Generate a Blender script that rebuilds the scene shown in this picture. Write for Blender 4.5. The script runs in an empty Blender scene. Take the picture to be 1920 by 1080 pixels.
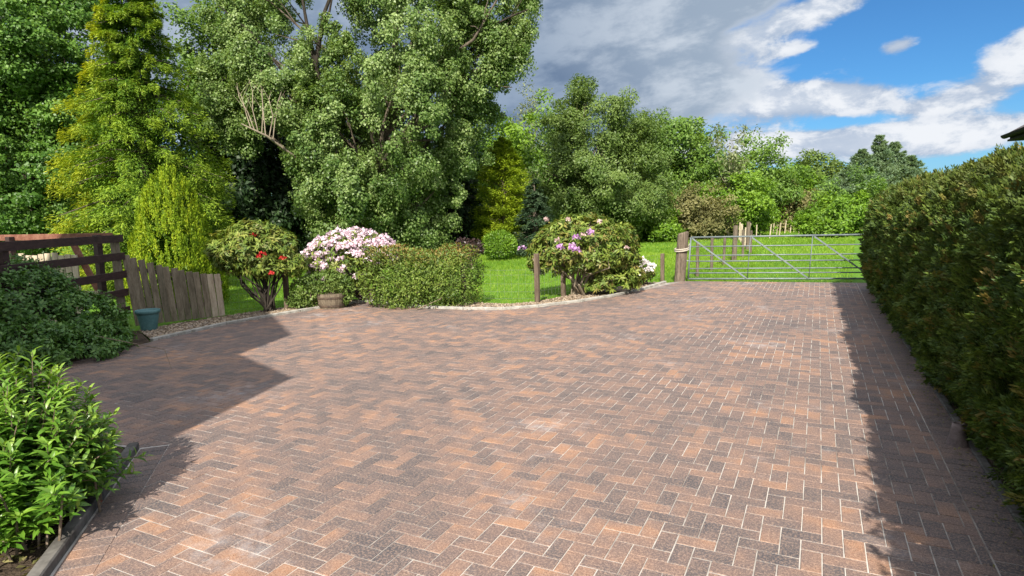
import bpy, math, random
import numpy as np
from mathutils import Matrix, Vector

# ------------------------------------------------------------------ camera
F_PX, PITCH, YAW, ROLL, CAM_H = 1149.95, 0.119408, 0.463649, 0.02681, 1.76356
CY, SY = math.cos(YAW), math.sin(YAW)
scene = bpy.context.scene
COL = scene.collection

def c2w(x, y):
    """camera-heading ground frame -> drive frame (x across the drive, y along the hedge)"""
    return (x * CY - y * SY, x * SY + y * CY)

cam_d = bpy.data.cameras.new('camera')
cam = bpy.data.objects.new('camera', cam_d)
COL.objects.link(cam)
cam_d.sensor_width = 36.0
cam_d.lens = 36.0 * F_PX / 1920.0
cam_d.clip_start, cam_d.clip_end = 0.05, 2000.0
_f = Vector((-SY * math.cos(PITCH), CY * math.cos(PITCH), -math.sin(PITCH)))
_r0 = Vector((CY, SY, 0))
_u0 = _r0.cross(_f)
_r = _r0 * math.cos(ROLL) - _u0 * math.sin(ROLL)
_u = _r0 * math.sin(ROLL) + _u0 * math.cos(ROLL)
_m = Matrix((_r, _u, -_f)).transposed().to_4x4()
_m.translation = (0, 0, CAM_H)
cam.matrix_world = _m
scene.camera = cam

# ------------------------------------------------------------------ light
SUN_EL, SUN_OFF = math.radians(40.0), math.radians(16.0)
SUN_STRENGTH, EXPOSURE = 4.6, 1.05
FILL = (0.58, 0.605, 0.66)                                 # fill light colour, shown as broken cloud added outside the view
S_DIR = (-math.sin(SUN_OFF), math.cos(SUN_OFF))          # where shadows fall on the ground
sun_d = bpy.data.lights.new('sun', 'SUN')
sun_d.energy, sun_d.angle, sun_d.color = SUN_STRENGTH, math.radians(0.53), (1.0, 0.93, 0.82)
sun = bpy.data.objects.new('sun', sun_d)
COL.objects.link(sun)
sun.rotation_euler = Vector((S_DIR[0] * math.cos(SUN_EL), S_DIR[1] * math.cos(SUN_EL), -math.sin(SUN_EL))).to_track_quat('-Z', 'Y').to_euler()
sun.location = (4, -20, 15)

scene.view_settings.view_transform = 'Standard'
scene.view_settings.look = 'None'
scene.view_settings.exposure = EXPOSURE
scene.view_settings.gamma = 1.0
scene.cycles.max_bounces = 6
scene.cycles.transparent_max_bounces = 4
scene.cycles.diffuse_bounces = 3
scene.cycles.glossy_bounces = 2
scene.cycles.transmission_bounces = 3

class NT:
    """node tree helper: sockets with arithmetic"""
    def __init__(self, tree): self.t = tree; self.n = tree.nodes; self.l = tree.links
    def node(self, kind, **kw):
        n = self.n.new(kind)
        for k, v in kw.items(): setattr(n, k, v)
        return n
    def put(self, sock, v):
        if isinstance(v, V): self.l.new(v.s, sock)
        elif hasattr(v, 'is_output'): self.l.new(v, sock)
        elif sock.type == 'RGBA' and len(v) == 3: sock.default_value = (*v, 1)
        else: sock.default_value = v
    def math(self, op, a, b=None, c=None, clamp=False):
        n = self.node('ShaderNodeMath', operation=op, use_clamp=clamp)
        for i, x in enumerate((a, b, c)):
            if x is not None: self.put(n.inputs[i], x)
        return V(self, n.outputs[0])
    def mix(self, f, a, b, blend='MIX'):
        n = self.node('ShaderNodeMix', data_type='RGBA', blend_type=blend)
        self.put(n.inputs[0], f); self.put(n.inputs[6], a); self.put(n.inputs[7], b)
        return V(self, n.outputs[2])
    def noise(self, vec, scale, detail=3.0, rough=0.55, dist=0.0, dims='3D', w=None):
        n = self.node('ShaderNodeTexNoise', noise_dimensions=dims)
        if vec is not None: self.put(n.inputs['Vector'], vec)
        n.inputs['Scale'].default_value = scale; n.inputs['Detail'].default_value = detail
        n.inputs['Roughness'].default_value = rough; n.inputs['Distortion'].default_value = dist
        return V(self, n.outputs['Fac'])
    def ramp(self, f, stops):
        n = self.node('ShaderNodeValToRGB')
        e = n.color_ramp.elements
        while len(e) < len(stops): e.new(0.5)
        for el, (p, c) in zip(e, stops):
            el.position = p; el.color = (*c, 1) if len(c) == 3 else c
        self.put(n.inputs[0], f)
        return V(self, n.outputs[0])
    def smooth(self, x, lo, hi):
        n = self.node('ShaderNodeMapRange', interpolation_type='SMOOTHSTEP', clamp=True)
        self.put(n.inputs[0], x); n.inputs[1].default_value = lo; n.inputs[2].default_value = hi
        return V(self, n.outputs[0])
    def attr(self, name):
        return V(self, self.node('ShaderNodeAttribute', attribute_name=name).outputs['Fac'])
    def obj(self):
        return self.node('ShaderNodeTexCoord').outputs['Object']
class V:
    def __init__(self, nt, s): self.nt = nt; self.s = s
    def __add__(self, o): return self.nt.math('ADD', self, o)
    def __radd__(self, o): return self.nt.math('ADD', o, self)
    def __sub__(self, o): return self.nt.math('SUBTRACT', self, o)
    def __rsub__(self, o): return self.nt.math('SUBTRACT', o, self)
    def __mul__(self, o): return self.nt.math('MULTIPLY', self, o)
    def __rmul__(self, o): return self.nt.math('MULTIPLY', o, self)
    def __truediv__(self, o): return self.nt.math('DIVIDE', self, o)

# ------------------------------------------------------------------ sky
world = bpy.data.worlds.new('World')
scene.world = world
world.use_nodes = True
wt = world.node_tree
wt.nodes.clear()
W = NT(wt)
sky = W.node('ShaderNodeTexSky', sky_type='NISHITA', sun_disc=False)
sky.sun_elevation = SUN_EL
sky.sun_rotation = math.atan2(-S_DIR[0], -S_DIR[1])
sky.air_density, sky.dust_density, sky.ozone_density = 1.0, 0.3, 2.0
geo = W.node('ShaderNodeTexCoord').outputs['Generated']
sep = W.node('ShaderNodeSeparateXYZ'); W.l.new(geo, sep.inputs[0])
dx, dy, dz = (V(W, sep.outputs[i]) for i in range(3))
# azimuth (degrees, clockwise from the camera's first heading) and elevation
fx = dx * CY + dy * SY
fy = dy * CY - dx * SY
az = W.math('ARCTAN2', fx, fy) * (180 / math.pi)
el = W.math('ARCSINE', dz) * (180 / math.pi)
# noise on a cloud plane overhead
den = W.math('MAXIMUM', dz, 0.0) + 0.16
comb = W.node('ShaderNodeCombineXYZ')
W.put(comb.inputs[0], fx / den); W.put(comb.inputs[1], (fy / den) * 1.0); W.put(comb.inputs[2], dz * 2.2)
n1 = W.noise(comb.outputs[0], 1.15, 7.0, 0.58, 0.35)
n2 = W.noise(comb.outputs[0], 3.6, 6.0, 0.6, 0.2)
comb2 = W.node('ShaderNodeCombineXYZ')
W.put(comb2.inputs[0], az * 0.055); W.put(comb2.inputs[1], el * 0.14); comb2.inputs[2].default_value = 3.1
n3 = W.noise(comb2.outputs[0], 1.6, 6.0, 0.6, 0.5)
def blob(a0, e0, sa, se, amp, tilt=0.0):
    u = (az - a0); v = (el - e0)
    if tilt: v = v - u * tilt
    q = (u * u) * (1.0 / sa ** 2) + (v * v) * (1.0 / se ** 2)
    return W.math('EXPONENT', q * -1.0) * amp
def total(lst):
    r = None
    for b in lst:
        x = blob(*b); r = x if r is None else r + x
    return r
# streaky noise that climbs to the right, as the bank does
comb3 = W.node('ShaderNodeCombineXYZ')
W.put(comb3.inputs[0], az * 0.055 + el * 0.03); W.put(comb3.inputs[1], el * 0.15 - az * 0.035); comb3.inputs[2].default_value = 7.7
n4 = W.noise(comb3.outputs[0], 1.7, 8.0, 0.58, 0.25)
comb4 = W.node('ShaderNodeCombineXYZ')
W.put(comb4.inputs[0], az * 0.10); W.put(comb4.inputs[1], el * 0.19); comb4.inputs[2].default_value = 1.4
n5 = W.noise(comb4.outputs[0], 2.4, 9.0, 0.62, 0.2)
# great grey bank
bank_c = total([(-14, 17, 22, 14, 1.1, .05), (9, 15, 13, 7.5, .95, .18), (19, 18.8, 10, 3.4, .85, .05), (4, 7, 9, 4, .6, 0), (15, 9.5, 7, 3.2, .50, .1), (31, 16, 6, 6, -.35, 0)])
bank_d = bank_c + (n4 - 0.5) * 1.15 + (n5 - 0.5) * 0.25
bank_m = W.smooth(bank_d, 0.30, 0.62)
# bright fair weather cumulus
cum_c = total([(22, 14.3, 5.0, 1.4, .75, .18), (27, 15.4, 3.4, 1.3, .62, .12), (18, 11.4, 5.5, 1.7, .70, .05), (21.5, 9.0, 3.6, 1.7, .70, 0), (28.8, 8.6, 3.6, 1.6, .85, -.05), (25, 8.6, 3, 1.2, .55, 0),
               (26, 5.2, 11, 1.7, .72, 0), (36, 7.4, 3.6, 1.4, .5, .1), (39.5, 10.0, 3.6, 2.0, .70, .28), (43, 14, 4, 3, .4, .2), (31.6, 11.8, 1.5, .75, .80, .12), (36.5, 15.0, 1.3, .6, .5, .3), (33, 4.5, 6, 1.4, .55, 0), (33.5, 7.2, 2.0, .6, .35, .1), (38.5, 5.4, 4, .9, .35, .1), (41.0, 17.6, 1.8, .7, .6, .2), (24, 12.6, 2.6, .6, .45, .1),
               (14, 6, 7, 3, .5, 0), (29, 6.6, 5, .5, -.35, 0), (30, 13.8, 3, 1.0, -.3, .2)])
cum_d = cum_c + (n5 - 0.5) * 1.25 + (n2 - 0.5) * 0.3
cum_m = W.smooth(cum_d, 0.30, 0.66)
k = 2.0 ** -EXPOSURE
def kk(c): return tuple(x * k for x in c)
lump = W.smooth(n5, 0.44, 0.60)
cum_col = W.mix(W.smooth(cum_d, 0.45, 0.95) * 0.35 + lump * 0.65, kk((.40, .50, .66)), kk((.88, .91, .96)))
streak = W.smooth(n4 * 0.6 + n5 * 0.4, 0.43, 0.60)
deep = W.math('MINIMUM', total([(-6, 9, 13, 8, 1.1, .1), (3, 7.5, 8, 4.5, .9, .1), (3, 18, 12, 4, .35, .1), (-30, 20, 30, 25, .5, 0)]), 1.0)
bank_col = W.mix(streak, kk((.36, .45, .57)), kk((.64, .71, .80)))
bank_col = W.mix(W.smooth(bank_d, 0.75, 0.40) * 0.6, bank_col, kk((.74, .79, .87)))
bank_col = W.mix(deep * 0.82, bank_col, W.mix(streak, kk((.12, .19, .32)), kk((.23, .32, .46))))
# bright cloud added overhead and behind, out of view, as neutral fill light
rest = W.math('MAXIMUM', W.smooth(el, 30.0, 48.0), W.smooth(fy * -1.0, -0.35, 0.25))
rest_m = rest * W.smooth(n1, 0.30, 0.46)
skycol = W.mix(1.0, sky.outputs[0], (0.0185, 0.0385, 0.0565), 'MULTIPLY')
skycol = W.mix(W.smooth(el, 10.0, 0.0) * 0.5, skycol, kk((.34, .62, .90)))
fin = W.mix(cum_m, skycol, cum_col)
fin = W.mix(bank_m, fin, bank_col)
fin = W.mix(rest_m, fin, FILL)
bg = W.node('ShaderNodeBackground'); W.put(bg.inputs[0], fin); bg.inputs[1].default_value = 1.0
out = W.node('ShaderNodeOutputWorld'); W.l.new(bg.outputs[0], out.inputs[0])

# ------------------------------------------------------------------ placing
_cr, _sr, _cp, _sp = math.cos(ROLL), math.sin(ROLL), math.cos(PITCH), math.sin(PITCH)
def ray(px, py):
    a = (px - 960) / F_PX; b = (540 - py) / F_PX
    u = a * _cr + b * _sr; v = -a * _sr + b * _cr
    return u, _cp + v * _sp, -_sp + v * _cp
def at(px, py, depth):
    """point at a depth (m along the first heading) -> drive frame x, y, z"""
    x, y, z = ray(px, py); t = depth / y
    return np.array((*c2w(x * t, depth), CAM_H + z * t))
def gnd(px, py):
    x, y, z = ray(px, py); t = -CAM_H / z
    return np.array((*c2w(x * t, y * t), 0.0))
def foot(px, depth):
    p = at(px, 400, depth); return np.array((p[0], p[1], 0.0))
R2 = np.array((CY, SY, 0.0)); F2 = np.array((-SY, CY, 0.0)); UP = np.array((0, 0, 1.0))

# ------------------------------------------------------------------ building blocks
def tag(o, label=None, cat=None, group=None, kind=None):
    if label: o['label'] = label
    if cat: o['category'] = cat
    if group: o['group'] = group
    if kind: o['kind'] = kind
    return o
def thing(name, label, cat, loc=(0, 0, 0), rz=0.0, group=None):
    o = bpy.data.objects.new(name, None); COL.objects.link(o)
    o.empty_display_size = 0.2
    o.location = tuple(float(v) for v in loc); o.rotation_euler = (0, 0, rz)
    return tag(o, label, cat, group)
def link(name, me, mat, parent=None, smooth=False):
    o = bpy.data.objects.new(name, me); COL.objects.link(o)
    if mat is not None: me.materials.append(mat)
    if smooth: me.shade_smooth()
    if parent is not None: o.parent = parent
    return o
def np_mesh(name, verts, faces, mat, parent=None, attrs=None, origin=None, smooth=False):
    verts = np.asarray(verts, np.float32)
    if origin is None and parent is not None: origin = parent.location
    if origin is not None: verts = verts - np.array(origin, np.float32)[None, :]
    me = bpy.data.meshes.new(name)
    nf, kf = faces.shape
    me.vertices.add(len(verts)); me.vertices.foreach_set('co', verts.ravel())
    me.loops.add(nf * kf); me.loops.foreach_set('vertex_index', faces.astype(np.int32).ravel())
    me.polygons.add(nf); me.polygons.foreach_set('loop_start', np.arange(0, nf * kf, kf, dtype=np.int32))
    for k_, v_ in (attrs or {}).items():
        a = me.attributes.new(k_, 'FLOAT', 'POINT'); a.data.foreach_set('value', np.asarray(v_, np.float32))
    me.update(calc_edges=True)
    return link(name, me, mat, parent, smooth)
class MB:
    """collects polygons of any size"""
    def __init__(self): self.v = []; self.f = []
    def poly(self, pts):
        n = len(self.v); self.v += [tuple(map(float, p)) for p in pts]; self.f.append(tuple(range(n, n + len(pts))))
    def box(self, c, s, ax=None, bev=0.0):
        """box with centre c, half sizes s and axes ax (3 vectors); chamfered ends when bev"""
        ax = np.eye(3) if ax is None else np.array(ax, float); c = np.array(c, float)
        n = len(self.v)
        if bev <= 0:
            for z in (-1, 1):
                for x, y in ((-1, -1), (1, -1), (1, 1), (-1, 1)):
                    self.v.append(tuple(c + ax[0] * s[0] * x + ax[1] * s[1] * y + ax[2] * s[2] * z))
            self.f += [tuple(n + i for i in q) for q in ((3, 2, 1, 0), (4, 5, 6, 7), (0, 1, 5, 4), (1, 2, 6, 5), (2, 3, 7, 6), (3, 0, 4, 7))]
            return
        b = bev
        oct_ = [(-1, -1, 1, 0), (-1, -1, 0, 1), (1, -1, 0, 1), (1, -1, -1, 0), (1, 1, -1, 0), (1, 1, 0, -1), (-1, 1, 0, -1), (-1, 1, 1, 0)]
        oct_ = [(-1, -1, 0, 1), (-1, -1, 1, 0), (1, -1, -1, 0), (1, -1, 0, 1), (1, 1, 0, -1), (1, 1, -1, 0), (-1, 1, 1, 0), (-1, 1, 0, -1)]
        for zz, sh in ((-s[2], 1), (-s[2] + b, 0), (s[2] - b, 0), (s[2], 1)):
            for sx, sy, ox, oy in oct_:
                x = sx * (s[0] - b * sh) + ox * b * 0.7; y = sy * (s[1] - b * sh) + oy * b * 0.7
                self.v.append(tuple(c + ax[0] * x + ax[1] * y + ax[2] * zz))
        for r in range(3):
            for i in range(8):
                j = (i + 1) % 8
                self.f.append((n + r * 8 + i, n + r * 8 + j, n + r * 8 + 8 + j, n + r * 8 + 8 + i))
        self.f.append(tuple(n + i for i in range(7, -1, -1))); self.f.append(tuple(n + 24 + i for i in range(8)))
    def beam(self, p, q, w, h, up=(0, 0, 1), bev=0.0):
        p = np.array(p, float); q = np.array(q, float); d = q - p; L = np.linalg.norm(d); d /= L
        s = np.cross(d, up); s /= np.linalg.norm(s); u = np.cross(s, d)
        self.box((p + q) / 2, (w / 2, h / 2, L / 2), (s, u, d), bev)
    def tube(self, pts, rad, sides=8, cap=True):
        pts = [np.array(p, float) for p in pts]
        if not hasattr(rad, '__len__'): rad = [rad] * len(pts)
        n0 = len(self.v); ref = None
        for i, p in enumerate(pts):
            d = pts[min(i + 1, len(pts) - 1)] - pts[max(i - 1, 0)]
            d = d / (np.linalg.norm(d) + 1e-9)
            if ref is None: ref = np.array((1, 0, 0.)) if abs(d[0]) < .8 else np.array((0, 1., 0))
            s = ref - d * np.dot(ref, d); s /= np.linalg.norm(s) + 1e-9; ref = s
            t = np.cross(d, s)
            for k_ in range(sides):
                a = 2 * math.pi * k_ / sides
                self.v.append(tuple(p + (s * math.cos(a) + t * math.sin(a)) * rad[i]))
        for i in range(len(pts) - 1):
            for k_ in range(sides):
                j = (k_ + 1) % sides; b = n0 + i * sides
                self.f.append((b + k_, b + j, b + sides + j, b + sides + k_))
        if cap:
            self.f.append(tuple(n0 + k_ for k_ in range(sides - 1, -1, -1)))
            self.f.append(tuple(n0 + (len(pts) - 1) * sides + k_ for k_ in range(sides)))
    def lathe(self, c, prof, sides=24, arc=1.0):
        n0 = len(self.v); c = np.array(c, float)
        for r, z in prof:
            for k_ in range(sides):
                a = 2 * math.pi * k_ / sides
                self.v.append((c[0] + r * math.cos(a), c[1] + r * math.sin(a), c[2] + z))
        for i in range(len(prof) - 1):
            for k_ in range(sides):
                j = (k_ + 1) % sides; b = n0 + i * sides
                self.f.append((b + k_, b + j, b + sides + j, b + sides + k_))
    def build(self, name, mat, parent=None, smooth=False):
        o_ = np.array(parent.location) if parent is not None else np.zeros(3)
        me = bpy.data.meshes.new(name)
        me.from_pydata([tuple(np.array(v) - o_) for v in self.v], [], self.f)
        me.update()
        return link(name, me, mat, parent, smooth)

# ------------------------------------------------------------------ materials
def new_mat(name):
    m = bpy.data.materials.new(name); m.use_nodes = True; m.node_tree.nodes.clear()
    return m, NT(m.node_tree)
def finish(nt, shader):
    o = nt.node('ShaderNodeOutputMaterial'); nt.l.new(shader, o.inputs[0])
def principled(nt, col, rough=0.7, spec=0.3, metal=0.0, bump=None, bstr=0.3, bdist=0.01):
    p = nt.node('ShaderNodeBsdfPrincipled')
    nt.put(p.inputs['Base Color'], col); nt.put(p.inputs['Roughness'], rough)
    p.inputs['Specular IOR Level'].default_value = spec; nt.put(p.inputs['Metallic'], metal)
    if bump is not None:
        b = nt.node('ShaderNodeBump'); b.inputs['Strength'].default_value = bstr; b.inputs['Distance'].default_value = bdist
        nt.put(b.inputs['Height'], bump); nt.l.new(b.outputs[0], p.inputs['Normal'])
    return p.outputs[0]
def leaf_mat(name, dark, mid, light, tip=None, trans=0.35, rough=0.45, spec=0.35, nscale=1.2):
    m, n = new_mat(name)
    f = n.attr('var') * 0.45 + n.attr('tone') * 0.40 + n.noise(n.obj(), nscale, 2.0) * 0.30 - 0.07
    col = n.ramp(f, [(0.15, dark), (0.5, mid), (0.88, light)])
    if tip is not None: col = n.mix(n.attr('tip'), col, tip)
    p = principled(n, col, rough, spec)
    t = n.node('ShaderNodeBsdfTranslucent')
    hs = n.mix(1.0, col, (1.25, 1.2, 0.55), 'MULTIPLY'); n.put(t.inputs[0], hs)
    mx = n.node('ShaderNodeMixShader'); mx.inputs[0].default_value = trans
    n.l.new(p, mx.inputs[1]); n.l.new(t.outputs[0], mx.inputs[2])
    finish(n, mx.outputs[0]); return m
def noisy_mat(name, a, b, scale=6.0, rough=0.75, spec=0.25, metal=0.0, stretch=(1, 1, 1), bstr=0.3, bdist=0.004, detail=5.0, each=0.0):
    m, n = new_mat(name)
    mp = n.node('ShaderNodeMapping'); n.l.new(n.obj(), mp.inputs[0]); mp.inputs['Scale'].default_value = stretch
    x = n.noise(mp.outputs[0], scale, detail, 0.65)
    y = n.noise(mp.outputs[0], scale * 7, 3.0)
    f = n.smooth(x * 0.7 + y * 0.3, 0.32, 0.68)
    col = n.mix(f, a, b)
    if each > 0:                                               # boards weather differently from one another, with knots
        rv = V(n, n.node('ShaderNodeObjectInfo').outputs['Random'])
        col = n.mix(rv * each, col, n.mix(.55, col, (.035, .04, .025)))
        kn = n.node('ShaderNodeTexVoronoi'); n.l.new(mp.outputs[0], kn.inputs['Vector']); kn.inputs['Scale'].default_value = scale * .55
        col = n.mix(n.smooth(V(n, kn.outputs['Distance']), .16, .06) * .8, col, (.03, .022, .015))
    finish(n, principled(n, col, rough, spec, metal, y, bstr, bdist)); return m

M = {}
M['bark'] = noisy_mat('bark', (.05, .04, .03), (.16, .13, .10), 5, .9, .1, stretch=(2, 2, .4), bstr=.6, bdist=.02)
M['dark_bark'] = noisy_mat('dark_bark', (.018, .015, .012), (.055, .046, .037), 6, .9, .1, stretch=(2, 2, .4))
M['pale_bark'] = noisy_mat('pale_bark', (.17, .14, .10), (.33, .28, .21), 5, .9, .1, stretch=(2, 2, .5))
M['stem'] = noisy_mat('stem', (.10, .075, .05), (.24, .19, .14), 12, .9, .1)
M['dark_timber'] = noisy_mat('dark_stained_timber', (.024, .013, .012), (.062, .034, .030), 9, .65, .3, stretch=(1, 1, 4))
M['red_timber'] = noisy_mat('faded_red_timber', (.13, .045, .030), (.26, .13, .09), 5, .8, .2)
M['grey_timber'] = noisy_mat('weathered_timber', (.115, .092, .062), (.30, .25, .18), 8, .85, .2, stretch=(2, 2, .35), bstr=.5, each=.8)
M['pale_timber'] = noisy_mat('pale_timber', (.30, .24, .17), (.52, .44, .33), 7, .85, .2, stretch=(2, 2, .4))
M['post_timber'] = noisy_mat('old_post_timber', (.065, .050, .038), (.20, .16, .12), 9, .9, .15, stretch=(3, 3, .4), bstr=.7, bdist=.015)
M['brown_post'] = noisy_mat('brown_post_timber', (.07, .05, .035), (.17, .13, .095), 8, .9, .15, stretch=(3, 3, .4))
M['galv'] = noisy_mat('galvanised_steel', (.11, .135, .14), (.20, .235, .24), 7, .55, .35, .2, bstr=.1)
M['wire'] = noisy_mat('fence_wire', (.16, .16, .15), (.28, .28, .27), 20, .5, .4, .6)
M['pot'] = noisy_mat('teal_plastic', (.060, .150, .155), (.11, .235, .235), 8, .5, .4)
M['rope'] = noisy_mat('rope_fibre', (.27, .24, .19), (.48, .43, .36), 60, .95, .1)
M['concrete'] = noisy_mat('edging_concrete', (.20, .19, .165), (.40, .385, .345), 7, .9, .2, bstr=.4)
M['stained_shade'] = noisy_mat('stained_shade_concrete', (.05, .046, .042), (.15, .14, .125), 5, .9, .2, bstr=.4)  # soil stains by the hedge; at the left bed, shrub shade painted in
M['soil'] = noisy_mat('bed_soil', (.030, .022, .016), (.10, .075, .052), 9, .95, .1, bstr=.8, bdist=.03)
M['barrel'] = noisy_mat('barrel_oak', (.07, .055, .040), (.21, .17, .12), 9, .85, .2, stretch=(2, 2, .4))
M['iron'] = noisy_mat('rusty_band', (.035, .028, .024), (.11, .075, .05), 15, .8, .3)
M['render'] = noisy_mat('wall_render', (.42, .36, .31), (.55, .48, .42), 4, .9, .2)
M['tile'] = noisy_mat('roof_tile', (.06, .055, .055), (.14, .12, .115), 9, .8, .2)
M['gutter'] = noisy_mat('gutter_plastic', (.03, .028, .027), (.055, .052, .05), 8, .85, .08)
M['clay'] = noisy_mat('clay_pipe', (.11, .085, .08), (.22, .175, .165), 14, .8, .2)

# ground, lawn base
m, n = new_mat('meadow_ground')
x = n.noise(n.obj(), .25, 5.0); y = n.noise(n.obj(), 3.5, 5.0); z = n.noise(n.obj(), 26, 3.0)
c = n.ramp(x * .35 + y * .4 + z * .25, [(.32, (.045, .105, .012)), (.5, (.085, .185, .018)), (.66, (.15, .25, .035))])
finish(n, principled(n, c, .9, .1, bump=z, bstr=.7, bdist=.05)); M['ground'] = m
M['grass'] = leaf_mat('grass_blade', (.105, .215, .014), (.17, .30, .020), (.28, .40, .045), trans=.42, rough=.5, spec=.3, nscale=.45)
# gravel
m, n = new_mat('gravel_stone')
c = n.ramp(n.attr('var'), [(.0, (.11, .08, .055)), (.3, (.21, .155, .105)), (.55, (.31, .235, .16)), (.8, (.40, .33, .25)), (1, (.17, .14, .12))])
finish(n, principled(n, c, .85, .2)); M['gravel'] = m
M['gravel_base'] = noisy_mat('gravel_base', (.09, .065, .042), (.25, .19, .13), 30, .95, .1, bstr=.8, bdist=.02)
# pavers
m, n = new_mat('clay_block_paver')
o = n.obj()
v1 = n.attr('var'); v2 = n.attr('tone')
big = n.noise(o, .85, 3.0); mid = n.noise(o, 5.5, 2.0, .5); fine = n.noise(o, 75.0, 3.0, .75); sp = n.noise(o, 170.0, 2.0, .6)
f = v1 * .46 + (big - .5) * 1.0 + (mid - .5) * .80 + .25
c = n.ramp(f, [(.08, (.066, .063, .070)), (.30, (.108, .089, .088)), (.50, (.155, .110, .098)), (.68, (.215, .138, .108)), (.86, (.31, .170, .105))])
c = n.mix(n.smooth(fine, .46, .60) * .68, c, n.mix(.45, c, (.56, .38, .27)))
c = n.mix(n.smooth(sp, .50, .60) * .72, c, n.mix(.7, c, (.035, .025, .02)))
bloom = n.smooth(n.noise(o, .8, 6.0, .7), .54, .74) * n.smooth(n.noise(o, 9.0, 4.0, .6), .36, .62)
c = n.mix(bloom * .42, c, (.42, .42, .43))
grime = n.smooth(n.noise(o, 1.7, 5.0, .65), .5, .75)
c = n.mix(grime * .30, c, n.mix(.65, c, (.07, .055, .05)))
finish(n, principled(n, c, n.ramp(fine, [(.3, (.62,) * 3), (.7, (.82,) * 3)]), .35, bump=fine * .7 + sp * .3, bstr=.45, bdist=.0025)); M['paver'] = m
m, n = new_mat('jointing_sand')
o = n.obj()
j = n.smooth(n.noise(o, .45, 5.0, .6) * .75 + n.noise(o, 9.0, 3.0) * .25, .38, .60)
c = n.mix(j, (.17, .145, .128), (.47, .44, .40))
finish(n, principled(n, c, .95, .1, bump=n.noise(o, 240.0, 2.0), bstr=.4, bdist=.002)); M['joint'] = m

LM = {}
LM['poplar'] = leaf_mat('poplar_leaf', (.052, .110, .022), (.132, .215, .047), (.31, .395, .15), trans=.35, rough=.45, spec=.35)
LM['broad'] = leaf_mat('dark_broadleaf', (.040, .105, .016), (.090, .190, .026), (.175, .30, .050), trans=.34, rough=.45, spec=.35)
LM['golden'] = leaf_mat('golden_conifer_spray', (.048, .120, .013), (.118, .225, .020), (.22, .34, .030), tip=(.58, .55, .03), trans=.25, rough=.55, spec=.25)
LM['lime_upright'] = leaf_mat('upright_conifer_spray', (.090, .170, .010), (.22, .33, .016), (.42, .49, .028), trans=.28, rough=.55, spec=.25)
LM['lime'] = leaf_mat('lime_conifer_spray', (.12, .185, .012), (.22, .31, .018), (.34, .42, .026), trans=.3, rough=.55, spec=.2)
LM['olive'] = leaf_mat('olive_leaf', (.062, .115, .024), (.125, .195, .042), (.22, .30, .075), trans=.36, rough=.5, spec=.35)
LM['mid'] = leaf_mat('mid_green_leaf', (.055, .115, .020), (.115, .210, .032), (.20, .31, .050), trans=.37, rough=.5, spec=.35)
LM['bright'] = leaf_mat('bright_leaf', (.07, .15, .014), (.14, .26, .020), (.23, .36, .035), trans=.38, rough=.48, spec=.35)
LM['brownish'] = leaf_mat('hawthorn_leaf', (.090, .100, .032), (.175, .170, .060), (.29, .26, .11), trans=.32, rough=.55, spec=.3)
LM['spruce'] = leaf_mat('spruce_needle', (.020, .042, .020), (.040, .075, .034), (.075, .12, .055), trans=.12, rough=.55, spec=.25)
LM['blue'] = leaf_mat('blue_conifer_needle', (.10, .175, .10), (.19, .28, .165), (.29, .38, .23), trans=.28, rough=.55, spec=.25)
LM['pale'] = leaf_mat('pale_leaf', (.10, .125, .055), (.17, .20, .09), (.26, .29, .14), trans=.32, rough=.5, spec=.3)
LM['dark'] = leaf_mat('shade_tinted_leaf', (.010, .024, .008), (.020, .045, .014), (.042, .08, .024), trans=.2, rough=.5, spec=.3)  # near black green: the understory's shade is put into the leaf colour
LM['hedge'] = leaf_mat('hedge_spray', (.028, .056, .011), (.062, .108, .019), (.135, .19, .032), tip=(.22, .17, .045), trans=.25, rough=.55, spec=.25, nscale=1.8)
LM['laurel'] = leaf_mat('fresh_lance_leaf', (.050, .135, .016), (.105, .235, .024), (.20, .36, .040), tip=(.34, .47, .075), trans=.34, rough=.36, spec=.45)
LM['shrub'] = leaf_mat('dull_shrub_leaf', (.036, .100, .016), (.080, .185, .030), (.16, .29, .058), trans=.25, rough=.42, spec=.45)
LM['rhodo'] = leaf_mat('rhododendron_leaf', (.055, .100, .018), (.130, .195, .030), (.27, .32, .06), tip=(.26, .19, .06), trans=.25, rough=.5, spec=.3)
LM['box'] = leaf_mat('clipped_shrub_leaf', (.048, .090, .016), (.112, .175, .028), (.22, .29, .055), tip=(.30, .17, .055), trans=.25, rough=.5, spec=.3)
LM['purple_leaf'] = leaf_mat('copper_leaf', (.025, .016, .018), (.055, .032, .032), (.11, .07, .055), trans=.15, rough=.45, spec=.4)
def petal(name, a, b):
    m, n = new_mat(name)
    c = n.mix(n.attr('var'), a, b)
    p = principled(n, c, .6, .2); t = n.node('ShaderNodeBsdfTranslucent'); n.put(t.inputs[0], c)
    mx = n.node('ShaderNodeMixShader'); mx.inputs[0].default_value = .3
    n.l.new(p, mx.inputs[1]); n.l.new(t.outputs[0], mx.inputs[2]); finish(n, mx.outputs[0]); return m
PM = {'red': petal('red_petal', (.36, .012, .018), (.55, .05, .04)), 'pink': petal('pale_pink_petal', (.72, .50, .60), (.90, .78, .82)),
      'purple': petal('mauve_petal', (.44, .20, .48), (.64, .42, .64)), 'white': petal('white_petal', (.72, .66, .66), (.88, .85, .84)),
      'blush': petal('faded_petal', (.55, .38, .36), (.68, .52, .48))}

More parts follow.
